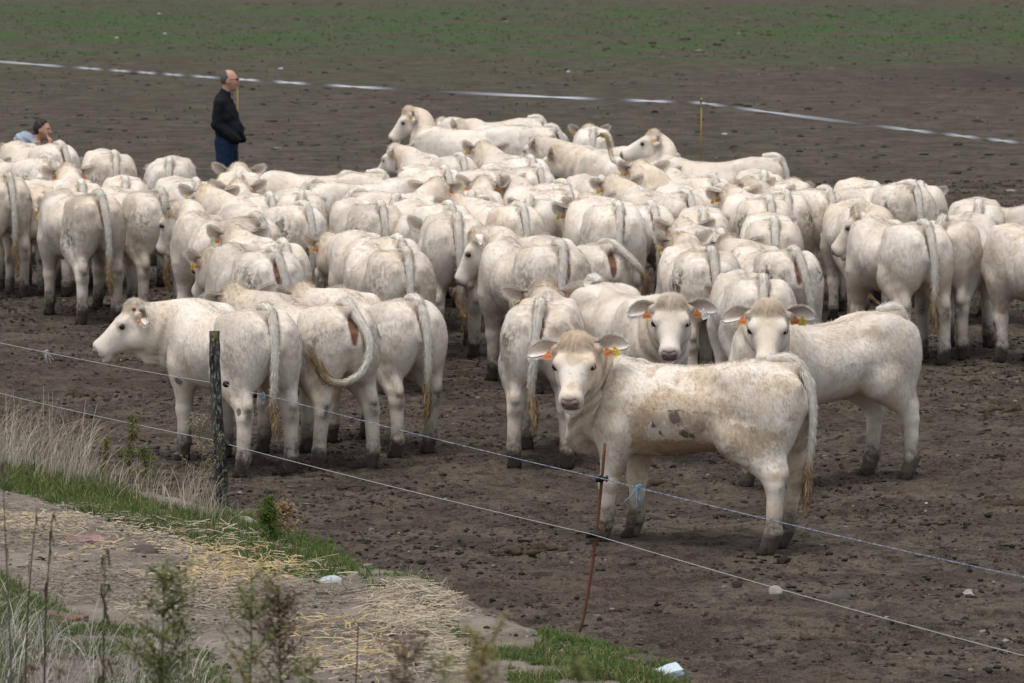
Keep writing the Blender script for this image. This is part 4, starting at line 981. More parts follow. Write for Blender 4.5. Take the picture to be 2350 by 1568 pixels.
calf((1465, 333), 131, 'calf with a straight clean back just beyond the tail flicking one', 1.0, poll=(1222, 314), face=150, tail=D(), cream=.1, stain=.2)
calf((1777, 354), 163, 'calf with its head held high and both ears raised, right end of the back row', 1.03, poll=(1522, 300), face=185, hp=20, tail=('down', 0), cream=.3, stain=.3, face_parts=True)
calf((1660, 424), 117, 'calf with long wrinkled neck and left ear out, before the tail flicking one', 1.02, poll=(1457, 361), face=105, tail=D(), cream=.35, stain=.2)
calf((1637, 402), 109, 'calf with a cream forelock and smooth white back, below the high headed one', 1.0, poll=(1508, 387), face=140, tail=D(), cream=.3, stain=.2, tags='')
calf((1574, 437), 113, 'calf with a greyish rump split by a brown strip, right of centre', 1.02, poll=(1406, 406), face=110, tail=('down', -.05), cream=.3, stain=.8)
calf((1381, 405), 100, 'white rump seen through the gap behind two cream heads', .98, poll=(1360, 420), tail=D(), cream=.1, stain=.3, tags='')
calf((1765, 452), 102, 'calf with dark smudges either side of a straight tail, right half', 1.02, poll=(1680, 429), face=108, tail=D(), cream=.25, stain=1.0)
calf((1803, 439), 102, 'calf with one dark brown ear and a tall rump, right half', 1.03, poll=(1712, 410), face=135, tail=D(), cream=.2, stain=.9, tags='')
calf((1753, 394), 95, 'small white rump with tufted tail head, right of the back row', .98, poll=(1745, 405), tail=D(), cream=.15, stain=.2, tags='')
calf((1726, 416), 68, 'calf with a cream neck stretched right and one ear against the soil', .98, poll=(1825, 412), face=60, tail=D(), cream=.5, stain=.3, tags='')
calf((1896, 429), 124, 'calf with a grey dusted side and a tail pulled left, right part of the herd', 1.04, poll=(1790, 435), npitch=-12, tail=D(.03), cream=.15, stain=.8, spots=.4, tags='')
calf((2005, 425), 143, 'calf with a low curved back ending in a bent tail, right part', 1.0, poll=(1900, 440), npitch=-14, tail=('down', -.05), cream=.25, stain=.4, tags='')
calf((2093, 417), 118, 'tall grey dusted rump standing at the right end of the herd', 1.06, poll=(1985, 428), npitch=-14, tail=D(-.01), cream=.3, stain=.9, spots=.4, tags='')
calf((2112, 419), 96, 'calf almost hidden, its white side showing right of the tall grey rump', 1.02, poll=(2108, 428), tail=D(), cream=.1, stain=.3, tags='')
calf((1997, 470), 101, 'calf with face turned left behind the big one at the right', 1.0, poll=(1924, 463), face=175, hp=50, tail=D(), cream=.5, stain=.2, tags='y', face_parts=True)
calf((2122, 508), 111, 'big cream calf at the right looking left past its shoulder, brown tipped tail', 1.07, poll=(1962, 478), face=172, hp=48, tail=('down', -.04), cream=.4, stain=.3, near=True, face_parts=True, legs=[(0, 1, .02, .02), (0, -1, .0, -.02), (1, 1, .05, 0), (1, -1, -.02, 0)])
calf((2163, 498), 78, 'calf angled right with a shaded belly, pressed against the big cream one', 1.07, poll=(2225, 520), npitch=-14, tail=D(.02), cream=.15, stain=.35, near=True, tags='o')
calf((2246, 462), 90, 'calf with a straight striped tail and one brown ear, near the right edge', 1.0, poll=(2200, 478), face=120, tail=D(), cream=.2, stain=.6, tags='')
calf((2410, 464), 132, 'calf cut by the right edge with a fuzzy back, farther of the two there', 1.0, poll=(2290, 485), npitch=-14, tail=D(), cream=.35, stain=.4, tags='')
calf((2492, 524), 122, 'calf cut by the right edge with shoulder and front legs showing, the nearer one', 1.06, poll=(2350, 560), npitch=-16, tail=D(), cream=.5, stain=.5, near=True, tags='')
# left group
calf((227, 441), 106, 'big dusty calf with a tan tail tuft, standing foremost of the left group', 1.07, poll=(150, 455), npitch=-20, tail=('down', -.05), cream=.45, stain=1.0, spots=.8, near=True, tags='', legs=[(0, 1, -.02, .0), (0, -1, .03, .0), (1, 1, .0, .0), (1, -1, .05, .0)])
calf((20, 400), 101, 'calf cut by the left edge with a dark tail tip, seen from behind', 1.07, wide=.90, poll=(-20, 420), tail=('down', -.03), cream=.45, stain=.8, near=True, tags='')
calf((92, 404), 262, 'calf whose lowered face shows between the left edge rump and the big dusty calf', .97, poll=(68, 470), face=194, hp=46, tail=D(), cream=.5, stain=.2, tags='oy')
calf((186, 414), 95, 'calf with both ears wide above a white back, left group', 1.0, poll=(157, 379), face=92, tail=D(-.02), cream=.35, stain=.3, tags='o')
calf((109, 357), 128, 'calf with a grey dusted hip and straight tail near the left edge', 1.02, poll=(10, 370), npitch=-10, tail=D(-.01), cream=.25, stain=.9, tags='')
calf((138, 326), 116, 'calf in front of the crouching boy, brown strip under its tail', 1.0, poll=(36, 332), face=120, tail=('down', -.06), cream=.45, stain=.3, tags='')
calf((263, 348), 97, 'calf with a raised rounded tail head, farthest right of the left rear', 1.02, poll=(225, 368), face=110, tail=D(0), cream=.35, stain=.7, tags='')
calf((389, 364), 88, 'white rump standing alone left of the standing man', 1.0, poll=(389, 385), tail=D(.01), cream=.15, stain=.7, tags='')
calf((287, 407), 91, 'small rump with a stained crease, below the raised tail head one', .98, poll=(287, 430), tail=D(-.01), cream=.15, stain=.9, tags='')
calf((367, 434), 113, 'tall pale calf with a speckled hip behind the one turning its head, left', 1.06, poll=(290, 450), npitch=-16, tail=D(-.01), cream=.2, stain=.7, near=True, tags='')
calf((450, 411), 101, 'white rump just below the standing man, behind a cream head', 1.0, poll=(428, 430), tail=D(), cream=.06, stain=.2, tags='')
calf((548, 398), 90, 'calf facing the standing man, cream forelock above its own rump', 1.0, poll=(549, 377), tail=D(), cream=.35, stain=.5)
calf((619, 444), 104, 'calf with pink ears spread wide over a low rump, below the standing man', 1.0, poll=(549, 418), face=92, tail=D(-.02), cream=.35, stain=.6, tags='oy')
calf((697, 464), 121, 'calf with a dark round stain beside its tail and head among the cream napes', 1.04, poll=(472, 430), face=104, tail=D(0), cream=.25, stain=.8, marks=[(1, 1, -.64, .92, .07, .075)])
calf((691, 441), 93, 'calf with a dark mottled rump right of the round stained one', 1.02, poll=(680, 462), tail=D(), cream=.15, stain=1.0, spots=.6, tags='')
calf((589, 492), 117, 'calf with a brown curly nape and a sooty rump, head turned down left', 1.04, poll=(382, 471), face=150, hp=62, tail=('down', -.09), cream=.7, stain=1.0, near=True)
calf((868, 391), 160, 'calf standing side-on with a long level back, right of the standing man', 1.0, poll=(640, 408), npitch=-25, tail=D(), cream=.25, stain=.4, tags='')
calf((716, 413), 42, 'rump at the left end of the back middle, body slanting right', 1.0, poll=(840, 425), npitch=-20, tail=D(.02), cream=.2, stain=.3, tags='')
calf((815, 434), 42, 'rump slanting right in front of the level backed one', .98, poll=(930, 450), npitch=-20, tail=D(.02), cream=.25, stain=.3, tags='')
calf((793, 395), 38, 'calf lying deep in the pack with a rosy side, slanting right', .98, poll=(915, 412), npitch=-20, tail=D(), cream=.35, stain=.2, tags='')
print('calves', N_CALF)
# ------------------------------------------------------------------ people
def skin_obj(name, f, lo, hi, h, mat, parent, it=2):
    V, Q = surface_nets(f, lo, hi, h); V = relax(V, Q, it); return link(name, mesh_np(name, V, quads=Q, mat=mat), parent)
def skin_mat():
    t = NT('face_skin'); co = t.n('TexCoord').outputs['Object']; n = t.noise(co, 18, 3); return t.fin(t.mix(n, (.42, .22, .155, 1), (.56, .33, .245, 1)), .55, .35)
M_SKIN = skin_mat()
M_JACKET = simple('black_fleece', (.010, .011, .014), .9, .15, .4, 40, .3); M_JEANS = simple('blue_denim', (.014, .028, .062), .85, .15, .35, 30, .3)
M_HOOD = simple('grey_hoodie', (.30, .36, .43), .9, .15, .2, 30, .3); M_NAVY = simple('navy_jacket', (.012, .016, .030), .8, .2, .3, 30)
M_GREYHAIR = simple('grey_hair', (.085, .078, .075), .7, .3, .5, 90, .5); M_DKHAIR = simple('dark_hair', (.018, .013, .011), .6, .35, .5, 90, .5)
M_FRAME = simple('dark_frame', (.012, .010, .014), .35, .5, .1); M_SHOE = simple('dark_shoe', (.03, .024, .02), .7, .3, .3); M_LIP = simple('lip', (.36, .15, .12), .5, .35, .2)
def head_sdf(P, c, yaw=0.0):
    """head with brow, nose, chin, ears; c is the middle of the skull, facing +X turned by yaw"""
    q = P-np.asarray(c); cy, sy = math.cos(yaw), math.sin(yaw); q = np.stack([q[:, 0]*cy+q[:, 1]*sy, -q[:, 0]*sy+q[:, 1]*cy, q[:, 2]], 1); a = q.copy(); a[:, 1] = np.abs(a[:, 1])
    d = s_ell(q, (-.012, 0, .015), (.098, .076, .105)); d = smin(d, s_ell(q, (.032, 0, -.045), (.060, .060, .085)), .04)
    d = smin(d, s_ell(q, (.058, 0, -.105), (.030, .032, .024)), .025); d = smin(d, s_ell(a, (.075, .032, .018), (.016, .026, .010)), .015)
    d = smin(d, s_cone(q, (.088, 0, -.002), (.108, 0, -.040), .009, .014), .012); d = smin(d, s_ell(a, (.062, .040, -.035), (.022, .022, .022)), .02)
    d = smin(d, s_ell(a, (-.005, .078, -.018), (.020, .010, .032)), .008); d = smin(d, s_ell(q, (.078, 0, -.072), (.013, .024, .006)), .006)
    d = smin(d, s_ell(q, (.077, 0, -.084), (.013, .021, .006)), .006)
    d = np.maximum(d, -s_ell(a, (.083, .032, .004), (.012, .017, .009))); return d
def face_bits(root, c, yaw, glasses):
    T = Matrix.Translation(c) @ Matrix.Rotation(yaw, 4, 'Z')
    for s in (-1, 1):
        m = MB(); V, Tr = ICO1; m.add(V*.0085, T=Tr); e = m.obj('eye', M_EYE, root); e.matrix_local = T @ Matrix.Translation((.076, s*.032, .004))
    if glasses:
        m = MB(); th = np.linspace(0, 2*np.pi, 13)
        for s in (-1, 1):
            m.tube(np.stack([0*th+.100-.006*np.abs(np.cos(th)), s*.034+.026*np.cos(th), .004+.017*np.sin(th)], 1), .0035, 6)
            m.tube([(.094, s*.060, .008), (.04, s*.082, .008), (-.01, s*.086, .004)], .003, 6)
        m.tube([(.103, -.010, .006), (.105, 0, .008), (.103, .010, .006)], .003, 6)
        g = m.obj('glasses', M_FRAME, root); g.matrix_local = T
def standing_man():
    b = at(521, 505); ph = math.radians(-14)+math.atan((W/2-521)/FPX); S = 1.0
    r = thing('person', 'standing man in black jacket and blue jeans, hands in pockets, beyond the herd', 'person', (b[0], b[1], 0), ph)
    hc = (.045, 0, 1.655); hy = .10
    def body(P):
        a = P.copy(); a[:, 1] = np.abs(a[:, 1])
        d = head_sdf(P, hc, hy); d = smin(d, s_cone(P, (-.015, 0, 1.42), (.015, 0, 1.585), .062, .056), .03)
        d = smin(d, s_cone(P, (-.01, 0, 1.02), (-.03, 0, 1.36), .12, .13, (.9, 1.1, 1)), .05)
        for s in (1, -1):
            d = smin(d, s_cone(P, (-.03, s*.17, 1.37), (-.10, s*.21, 1.12), .045, .036), .03); d = smin(d, s_cone(P, (-.10, s*.21, 1.12), (.09, s*.16, .99), .036, .028), .03)
            d = smin(d, s_ell(P, (.13, s*.14, .965), (.045, .03, .045)), .02)
            d = smin(d, s_cone(P, (0, s*.09, .93), (.02, s*.10, .50), .09, .06), .03); d = smin(d, s_cone(P, (.02, s*.10, .50), (-.02, s*.10, .06), .055, .04), .03)
        return d
    skin_obj('body', body, (-.25, -.32, 0), (.25, .32, 1.82), .0135, M_SKIN, r)
    def jacket(P):
        d = s_cone(P, (.015, 0, .98), (-.015, 0, 1.24), .158, .152, (.88, 1.10, 1)); d = smin(d, s_cone(P, (-.015, 0, 1.22), (-.035, 0, 1.385), .165, .125, (.92, 1.25, 1)), .05)
        d = smin(d, s_ell(P, (.09, 0, 1.05), (.12, .16, .14)), .06); d = smin(d, s_cone(P, (-.02, 0, 1.44), (.005, 0, 1.515), .085, .078), .03)
        for s in (1, -1):
            d = smin(d, s_cone(P, (-.035, s*.185, 1.385), (-.075, s*.205, 1.13), .064, .055), .035); d = smin(d, s_cone(P, (-.075, s*.205, 1.13), (.11, s*.165, .985), .060, .052), .03)
            d = smin(d, s_ell(P, (.15, s*.135, .955), (.06, .04, .055)), .03)
        d = d+.004*np.sin(P[:, 2]*55+P[:, 1]*30)*np.sin(P[:, 0]*40); d = np.maximum(d, .885-P[:, 2]+.28*(P[:, 0])*-1*0-.0)
        return np.maximum(d, -s_cone(P, (.01, 0, 1.48), (.02, 0, 1.56), .064, .066))
    skin_obj('jacket', jacket, (-.26, -.34, .84), (.30, .34, 1.56), .0135, M_JACKET, r)
    def jeans(P):
        d = s_ell(P, (-.005, 0, .92), (.135, .175, .15))
        for s in (1, -1):
            x = .03*s
            d = smin(d, s_cone(P, (-.0, s*.088, .90), (.015+x, s*.095, .50), .112, .084), .04); d = smin(d, s_cone(P, (.015+x, s*.095, .50), (-.02+x, s*.10, .07), .082, .072), .03)
        return d+.003*np.sin(P[:, 2]*70)*np.sin(P[:, 1]*40+P[:, 0]*30)
    skin_obj('jeans', jeans, (-.24, -.28, .0), (.24, .28, 1.08), .0135, M_JEANS, r)
    for s in (1, -1):
        skin_obj('shoe', lambda P: smin(s_ell(P, (.06+.03*s, s*.10, .03), (.13, .048, .045)), s_ell(P, (-.02+.03*s, s*.10, .07), (.06, .048, .06)), .03), (-.14, s*.10-.09, -.03), (.26, s*.10+.09, .16), .012, M_SHOE, r)
    def hair(P):
        q = P-np.asarray(hc); d = head_sdf(P, hc, hy)-.005; ear = s_ell(np.stack([q[:, 0], np.abs(q[:, 1]), q[:, 2]], 1), (.0, .085, -.02), (.034, .03, .042)); d = np.maximum(d, -ear); lim = q[:, 0]-.004-.40*np.clip(-.0+.02-q[:, 2], -.2, .03); top = q[:, 2]-.100+.5*np.clip(q[:, 0]+.03, -.05, .2)
        return np.maximum(np.maximum(np.maximum(d, lim), top), -.055-q[:, 2])
    skin_obj('hair', hair, (-.12, -.12, 1.55), (.16, .12, 1.80), .007, M_GREYHAIR, r, 1)
    face_bits(r, hc, hy, True)
standing_man()
def crouching_boy():
    b = at(80, 500); ph = math.radians(-22)+math.atan((W/2-84)/FPX)
    r = thing('person', 'young dark haired man in a grey hood crouching beyond the herd, hand on chin', 'person', (b[0], b[1], 0), ph)
    hc = (.11, 0, 1.055); hy = .05
    def body(P):
        d = head_sdf(P, hc, hy); d = smin(d, s_cone(P, (.01, 0, .84), (.075, 0, .985), .058, .052), .03); d = smin(d, s_cone(P, (-.16, 0, .40), (-.02, 0, .78), .13, .14, (.9, 1.1, 1)), .05)
        for s in (1, -1):
            d = smin(d, s_cone(P, (-.14, s*.09, .38), (.26, s*.17, .52), .085, .06), .03); d = smin(d, s_cone(P, (.26, s*.17, .52), (.10, s*.14, .07), .055, .04), .03)
            d = smin(d, s_ell(P, (.16, s*.14, .03), (.12, .045, .035)), .02)
        d = smin(d, s_cone(P, (-.01, .19, .80), (.14, .24, .58), .045, .038), .03); d = smin(d, s_cone(P, (.14, .24, .58), (.30, .10, .60), .038, .028), .03)
        d = smin(d, s_cone(P, (-.01, -.19, .80), (.22, -.20, .62), .045, .038), .03); d = smin(d, s_cone(P, (.22, -.20, .62), (.235, -.085, .865), .036, .027), .03)
        d = smin(d, s_ell(P, (.232, -.060, .915), (.030, .026, .045)), .02)
        for k, (y, z) in enumerate(((-.045, .945), (-.048, .925), (-.050, .905), (-.052, .887))):
            L = (.055, .062, .058, .046)[k]
            d = smin(d, s_cone(P, (.225, y-.01, z), (.222-L*.45, y+.020, z+.018), .0105, .0095), .004); d = smin(d, s_cone(P, (.222-L*.45, y+.020, z+.018), (.212-L*.85, y+.048, z+.010), .0095, .008), .004)
        d = smin(d, s_cone(P, (.222, -.075, .93), (.195, -.062, .975), .0125, .011), .006); d = smin(d, s_cone(P, (.195, -.062, .975), (.178, -.045, 1.0), .011, .0085), .004)
        return d
    skin_obj('body', body, (-.32, -.34, -.02), (.42, .34, 1.2), .0115, M_SKIN, r)
    def coat(P):
        d = s_cone(P, (-.17, 0, .38), (-.03, 0, .74), .165, .165, (.9, 1.15, 1)); d = smin(d, s_cone(P, (-.03, 0, .78), (.0, 0, .83), .12, .10, (1, 1.4, .9)), .05)
        d = smin(d, s_cone(P, (-.01, .19, .80), (.14, .24, .58), .065, .055), .03); d = smin(d, s_cone(P, (.14, .24, .58), (.27, .12, .60), .055, .045), .03)
        d = smin(d, s_cone(P, (-.01, -.19, .80), (.22, -.20, .62), .065, .055), .03); return smin(d, s_cone(P, (.22, -.20, .62), (.233, -.105, .82), .053, .042), .03)
    skin_obj('jacket', coat, (-.38, -.34, .2), (.36, .36, .98), .0135, M_NAVY, r)
    def hood(P):
        d = s_cone(P, (-.05, 0, .90), (.02, 0, .885), .085, .080, (1, 1.35, .75)); d = smin(d, s_ell(P, (-.12, 0, .93), (.125, .15, .095)), .05)
        d = d+.006*np.sin(P[:, 0]*60+P[:, 2]*80); return np.maximum(d, -s_cone(P, (.06, 0, .90), (.09, 0, 1.03), .066, .085))
    skin_obj('hood', hood, (-.28, -.20, .74), (.16, .20, 1.06), .010, M_HOOD, r)
    def jeans(P):
        d = s_ell(P, (-.16, 0, .38), (.15, .18, .15))
        for s in (1, -1): d = smin(d, s_cone(P, (-.14, s*.09, .38), (.27, s*.17, .52), .11, .078), .04); d = smin(d, s_cone(P, (.27, s*.17, .52), (.10, s*.14, .09), .075, .065), .03)
        return d
    skin_obj('jeans', jeans, (-.36, -.30, 0), (.40, .30, .66), .0135, M_JEANS, r)
    def hair(P):
        q = P-np.asarray(hc); ear = s_ell(np.stack([q[:, 0], np.abs(q[:, 1]), q[:, 2]], 1), (.002, .085, -.022), (.030, .03, .036)); d = head_sdf(P, hc, hy)-.008-.006*np.sin(P[:, 0]*90+P[:, 2]*40)*np.sin(P[:, 1]*80); lim = q[:, 0]-.005-.85*np.clip(q[:, 2]-.02, 0, .2); d = np.maximum(d, -ear); return np.maximum(np.maximum(d, lim), -.022-q[:, 2]+.8*q[:, 0])
    skin_obj('hair', hair, (-.04, -.13, .98), (.26, .13, 1.20), .007, M_DKHAIR, r, 1)
    face_bits(r, hc, hy, False)
crouching_boy()

# ------------------------------------------------------------------ fences
def on_plane(px, py, A, B):
    """point on the line of sight in the upright plane through land points A and B"""
    d = ray(px, py); n = np.array([-(B[1]-A[1]), B[0]-A[0], 0]); k = n@(np.array([A[0], A[1], 0])-np.array([0, 0, CAMZ]))/(n@d); return np.array([0, 0, CAMZ])+d*k
PB, RB = hit(510, 1172), hit(1336, 1452)
def wood_mat():
    t = NT('mossy_post'); co = t.n('TexCoord').outputs['Object']; n = t.noise(t.mapping(co, (26, 26, 5)), 1, 5, .7); n2 = t.noise(t.mapping(co, (70, 70, 24)), 1, 4, .7); n3 = t.noise(co, 14, 3)
    c = t.mix(t.ramp(n, .42, .60), (.020, .019, .017, 1), (.085, .080, .070, 1)); c = t.mix(t.mul(t.ramp(n2, .54, .62), .8), c, (.30, .31, .28, 1)); c = t.mix(t.mul(t.ramp(n3, .60, .68), .8), c, (.16, .14, .02, 1))
    t.bump(t.add(n, n2), .9, .01); return t.fin(c, .92, .15)
M_WOOD = wood_mat(); M_BLACKPL = simple('black_plastic', (.012, .013, .016), .45, .4, .2); M_RUST = simple('rusty_steel', (.13, .055, .030), .85, .25, .55, 60, .4)
M_YEL = simple('yellow_rod', (.34, .26, .06), .6, .3, .2); M_WIREW = simple('pale_polywire', (.42, .43, .45), .6, .3, .2, 200)
def wire_mat():
    t = NT('blue_white_twine'); co = t.n('TexCoord').outputs['Object']; w = t.noise(co, 45, 2); return t.fin(t.mix(t.ramp(w, .44, .54), (.10, .16, .27, 1), (.33, .36, .40, 1)), .65, .3)
M_WIREB = wire_mat(); M_BLUETW = simple('blue_twine', (.16, .34, .48), .7, .3, .2)
def wooden_post():
    r = thing('fence_post', 'old wooden fence post, dark and lichen covered, at the grass edge', 'fence post', PB)
    top = on_plane(491, 760, PB, PB+np.array([1, .0, 0]))-PB; m = MB(); n = 26; k = np.linspace(0, 1, n); rs = np.random.default_rng(2)
    P = np.outer(k*1.02-.02, top)+np.stack([.006*np.sin(k*7), .004*np.cos(k*5), 0*k], 1); R = np.interp(k, [0, .5, .96, 1], [.040, .037, .034, .031])*(1+.04*rs.normal(size=n))
    V, Q, T = tube(P, R, 18); V[:18*n] += .0028*rs.normal(size=(18*n, 3))*np.array([1, 1, .3]); m.add(V, Q, T); m.obj('post', M_WOOD, r)
    for px, py in ((519, 882), (523, 1020)):
        c = on_plane(px, py, PB, RB)-PB; m = MB(); d = (RB-PB); d /= np.linalg.norm(d)
        m.tube([c-d*.035, c-d*.012], [.010, .010], 8); m.tube([c-d*.014, c-d*.009, c-d*.003, c+d*.003, c+d*.009, c+d*.016], [.012, .021, .013, .013, .021, .010], 10); m.obj('insulator', M_BLACKPL, r)
wooden_post()
def rod():
    r = thing('fence_stake', 'thin rusty steel rod with two black insulators in front of the stained calf', 'fence stake', RB)
    top = on_plane(1388, 1018, RB, RB+np.array([1, 0, 0]))-RB; m = MB(); k = np.linspace(0, 1, 14)
    P = np.outer(k*1.03-.03, top)+np.stack([.012*np.sin(k*3.1)-.018*np.exp(-k*9), 0*k, 0*k], 1); m.tube(P, .0085, 8); m.obj('rod', M_RUST, r)
    for px, py in ((1379, 1098), (1357, 1226)):
        c = on_plane(px, py, RB, RB+np.array([1, 0, 0]))-RB; m = MB()
        m.box(c+(-.012, -.012, 0), (.034, .034, .036)); m.tube([c+(-.030, -.02, .0), c+(-.012, -.02, 0)], [.017, .02], 8); m.tube([c+(.002, -.012, 0), c+(.012, -.012, 0), c+(.016, -.012, 0), c+(.024, -.012, 0), c+(.028, -.012, 0), c+(.040, -.012, 0)], [.013, .022, .012, .012, .022, .012], 10); m.obj('insulator', M_BLACKPL, r)
rod()
def wires():
    def run(pts, n=14, sag=.01):
        out = []
        for a, b in zip(pts[:-1], pts[1:]):
            t = np.linspace(0, 1, n, endpoint=False)[:, None]; q = a+(b-a)*t; q[:, 2] -= sag*4*(t[:, 0]*(1-t[:, 0])); out.append(q)
        out.append(pts[-1][None]); return np.vstack(out)
    up = [on_plane(x, y, PB, RB) for x, y in ((-420, 708), (0, 787), (490, 879), (519, 882), (603, 905), (1379, 1098), (2350, 1325), (2700, 1408))]
    lo = [on_plane(x, y, PB, RB) for x, y in ((-420, 828), (0, 903), (485, 1009), (523, 1020), (1357, 1226), (2350, 1505), (2700, 1606))]
    o = thing('electric_wire', 'upper electric fence wire, pale at left then blue and white twisted', 'fence wire', up[3])
    m = MB(); m.tube(run(up[:5])-up[3], .0018, 6); m.obj('wire', M_WIREW, o)
    m = MB(); P = run(up[4:], 60)-up[3]; k = np.arange(len(P))*2.1
    m.tube(P+.0016*np.stack([0*k, np.cos(k), np.sin(k)], 1), .0016, 6); m.tube(P-.0016*np.stack([0*k, np.cos(k), np.sin(k)], 1), .0015, 6); m.obj('twine', M_WIREB, o)
    rs = np.random.default_rng(6)
    def knot(c, s, mat):
        m = MB()
        for k in range(9):
            a = c+rs.normal(0, .006*s, 3); d = np.array([rs.normal(0, .02), rs.normal(0, .01), -abs(rs.normal(.03, .025))])*s
            m.tube(catmull([a, a+d*.5+rs.normal(0, .006*s, 3), a+d], 4), .0022, 5)
        m.tube(catmull([c+(-.012*s, 0, .006), c+(0, .006, -.008), c+(.012*s, 0, .006), c+(0, -.006, .010), c+(-.010*s, 0, -.006)], 4), .0045, 6); m.obj('knot', mat, o)
    knot(up[4]-up[3], .8, M_WIREB); knot(on_plane(1466, 1118, PB, RB)-up[3], 1.2, M_BLUETW); knot(on_plane(106, 808, PB, RB)-up[3], 1.3, M_WIREW)
    o2 = MB().tube(run(lo)-lo[3], .0018, 6).obj('electric_wire', M_WIREW, None, lo[3]); tag(o2, 'lower white electric fence wire running from the wooden post down to the right', 'fence wire')
wires()
def tape():
    A, B = at(546, 336), at(1608, 394); out = []
    for b, px, py, lab in ((A, 545, 181, 'thin yellow fence rod behind the standing man'), (B, 1610, 225, 'thin yellow fence rod alone behind the herd under the tape bend')):
        top = on_plane(px, py, b, b+np.array([1, 0, 0])); r = thing('fence_rod', lab, 'fence rod', b)
        m = MB(); P = np.stack([b*0, (top-b)*.5, top-b]); m.tube(P, .0095, 8); m.obj('rod', M_YEL, r); out.append(top-b)
        m = MB(); c = (top-b)*.945; m.tube([c+(0, -.012, -.03), c+(0, -.012, .03)], .02, 8); m.obj('insulator', M_BLACKPL, r)
    pts = [at(-520, 95, .95), on_plane(545, 181.5, A, A+np.array([1, 0, 0])), on_plane(1610, 236, B, B+np.array([1, 0, 0])), at(2760, 372, .95)]
    pts[1][1] -= .03; pts[2][1] -= .03
    m = MB(); V = []; rs = np.random.default_rng(12); ang = 0
    for a, b in zip(pts[:-1], pts[1:]):
        L = np.linalg.norm(b-a); n = int(L/.06); tw = rs.uniform(3.0, 4.6)
        for i in range(n):
            t = i/n; p = a+(b-a)*t; p = p-np.array([0, 0, .03*4*t*(1-t)]); ang += .06*tw*(1+.8*math.sin(i*.031+a[0])); w = .014*abs(math.cos(ang))+.004
            d = np.array([0, -.015*math.sin(ang), w*(1 if math.cos(ang) > 0 else 1)]); V += [p-d, p+d]
    n = len(V)//2; m.add(np.array(V)-pts[1], [(2*i, 2*i+1, 2*i+3, 2*i+2) for i in range(n-1)])
    o = m.obj('electric_tape', simple('white_tape', (.47, .49, .53), .6, .3, .12), None, pts[1]); tag(o, 'long twisted white electric fence tape crossing the field behind the herd', 'fence tape')
tape()

# ------------------------------------------------------------------ weeds
M_WEED = vcol_mat('weed', .8, .15, .2, .25, 12)
def weed(px, py, depth, lab, style, cols, seed, spread=.16, base=None, gap=1.0, n_br=22, group=None, lean=0.0):
    """one tall plant: picture point of its tip, distance from the lens"""
    rs = np.random.default_rng(seed); d = ray(px, py); k = depth/d[1]; tip = np.array([0, 0, CAMZ])+d*k
    bx = tip[0]-lean; bz = float(height(np.array([bx]), np.array([depth]))[0]) if base is None else base
    H = tip[2]-bz; r = thing('weed', lab, 'weed', (bx, depth, bz), 0, group); t = np.linspace(0, 1, 9)
    P = np.stack([lean*t**1.5+.012*np.sin(t*5+seed), .01*np.cos(t*4+seed)-.01, H*t], 1); m = MB(); m.tube(P, np.linspace(.0065, .002, 9)*min(1, .5+H*.5), 6, col=cols[0]); 
    leaf = MB(); n_br = int(n_br*(1.9 if style != 'droop' else 1)); sx = lambda z: np.array([np.interp(z, P[:, 2], P[:, 0]), np.interp(z, P[:, 2], P[:, 1]), z])
    def tuft(c, n, s):
        p = c+rs.normal(0, s, (n, 3)); V, Q, cc = blades(p, rs.uniform(-.3, 1, n)*s*1.2, rs.normal(0, s*.9, (n, 2)), rs.uniform(.5, 1.0, n)*s, shade(rs, n, cols[1], cols[2]), 2, int(rs.integers(1e6)), tipw=.4); leaf.add(V, Q, col=cc)
    for i in range(n_br):
        z = H*(1-rs.uniform(0, gap)**1.1); a = rs.uniform(0, 6.28); u = 1-z/H; L = spread*(.25+1.1*u*(1-.35*u))*rs.uniform(.6, 1.2); b0 = sx(z); dr = np.array([math.cos(a), math.sin(a), 0])
        if style == 'droop':
            q = [b0, b0+dr*L*.35+np.array([0, 0, .01]), b0+dr*L*.55-np.array([0, 0, L*.5])]; m.tube(catmull(q, 3), .0014, 4, col=cols[0])
            n = 3; V, Q, cc = blades(np.array([q[1]+(q[2]-q[1])*w for w in rs.uniform(0, 1, n)]), -rs.uniform(.02, .06, n), rs.normal(0, .015, (n, 2)), rs.uniform(.006, .011, n), shade(rs, n, cols[1], cols[2]), 2, i+seed); leaf.add(V, Q, col=cc)
        else:
            q = [b0, b0+dr*L*.6+np.array([0, 0, L*.45]), b0+dr*L+np.array([0, 0, L*(1.0 if style == 'plume' else .7)])]; c = catmull(q, 4); m.tube(c, np.linspace(.0022, .001, len(c)), 4, col=cols[0])
            for w in range(4 if style == 'plume' else 3): tuft(c[min(len(c)-1, 2+2*w)], 11, .011 if style == 'plume' else .014)
        if style != 'droop' and i % 2 == 0: tuft(sx(z), 5, .014)
    m.obj('stem', M_WEED, r); leaf.obj('leaves', M_WEED, r)
OL, BR, GR = ((.10, .13, .035), (.085, .10, .03), (.20, .20, .075)), ((.075, .055, .04), (.10, .075, .05), (.19, .145, .09)), ((.06, .10, .02), (.06, .11, .02), (.16, .20, .05))
weed(245, 1264, 15.5, 'reddish stemmed weed with drooping withered leaves, tallest of the blurred ones', 'droop', ((.07, .075, .03), (.075, .055, .04), (.13, .11, .06)), 1, .12, n_br=46)
weed(372, 1318, 15.0, 'bushy olive weed gone to seed between the tall reddish one and the straw', 'bush', OL, 2, .30, n_br=60)
weed(568, 1318, 14.6, 'green stemmed weed with olive fluff low down, in front of the straw', 'plume', ((.09, .14, .03), (.14, .14, .05), (.24, .23, .09)), 3, .20, n_br=44)
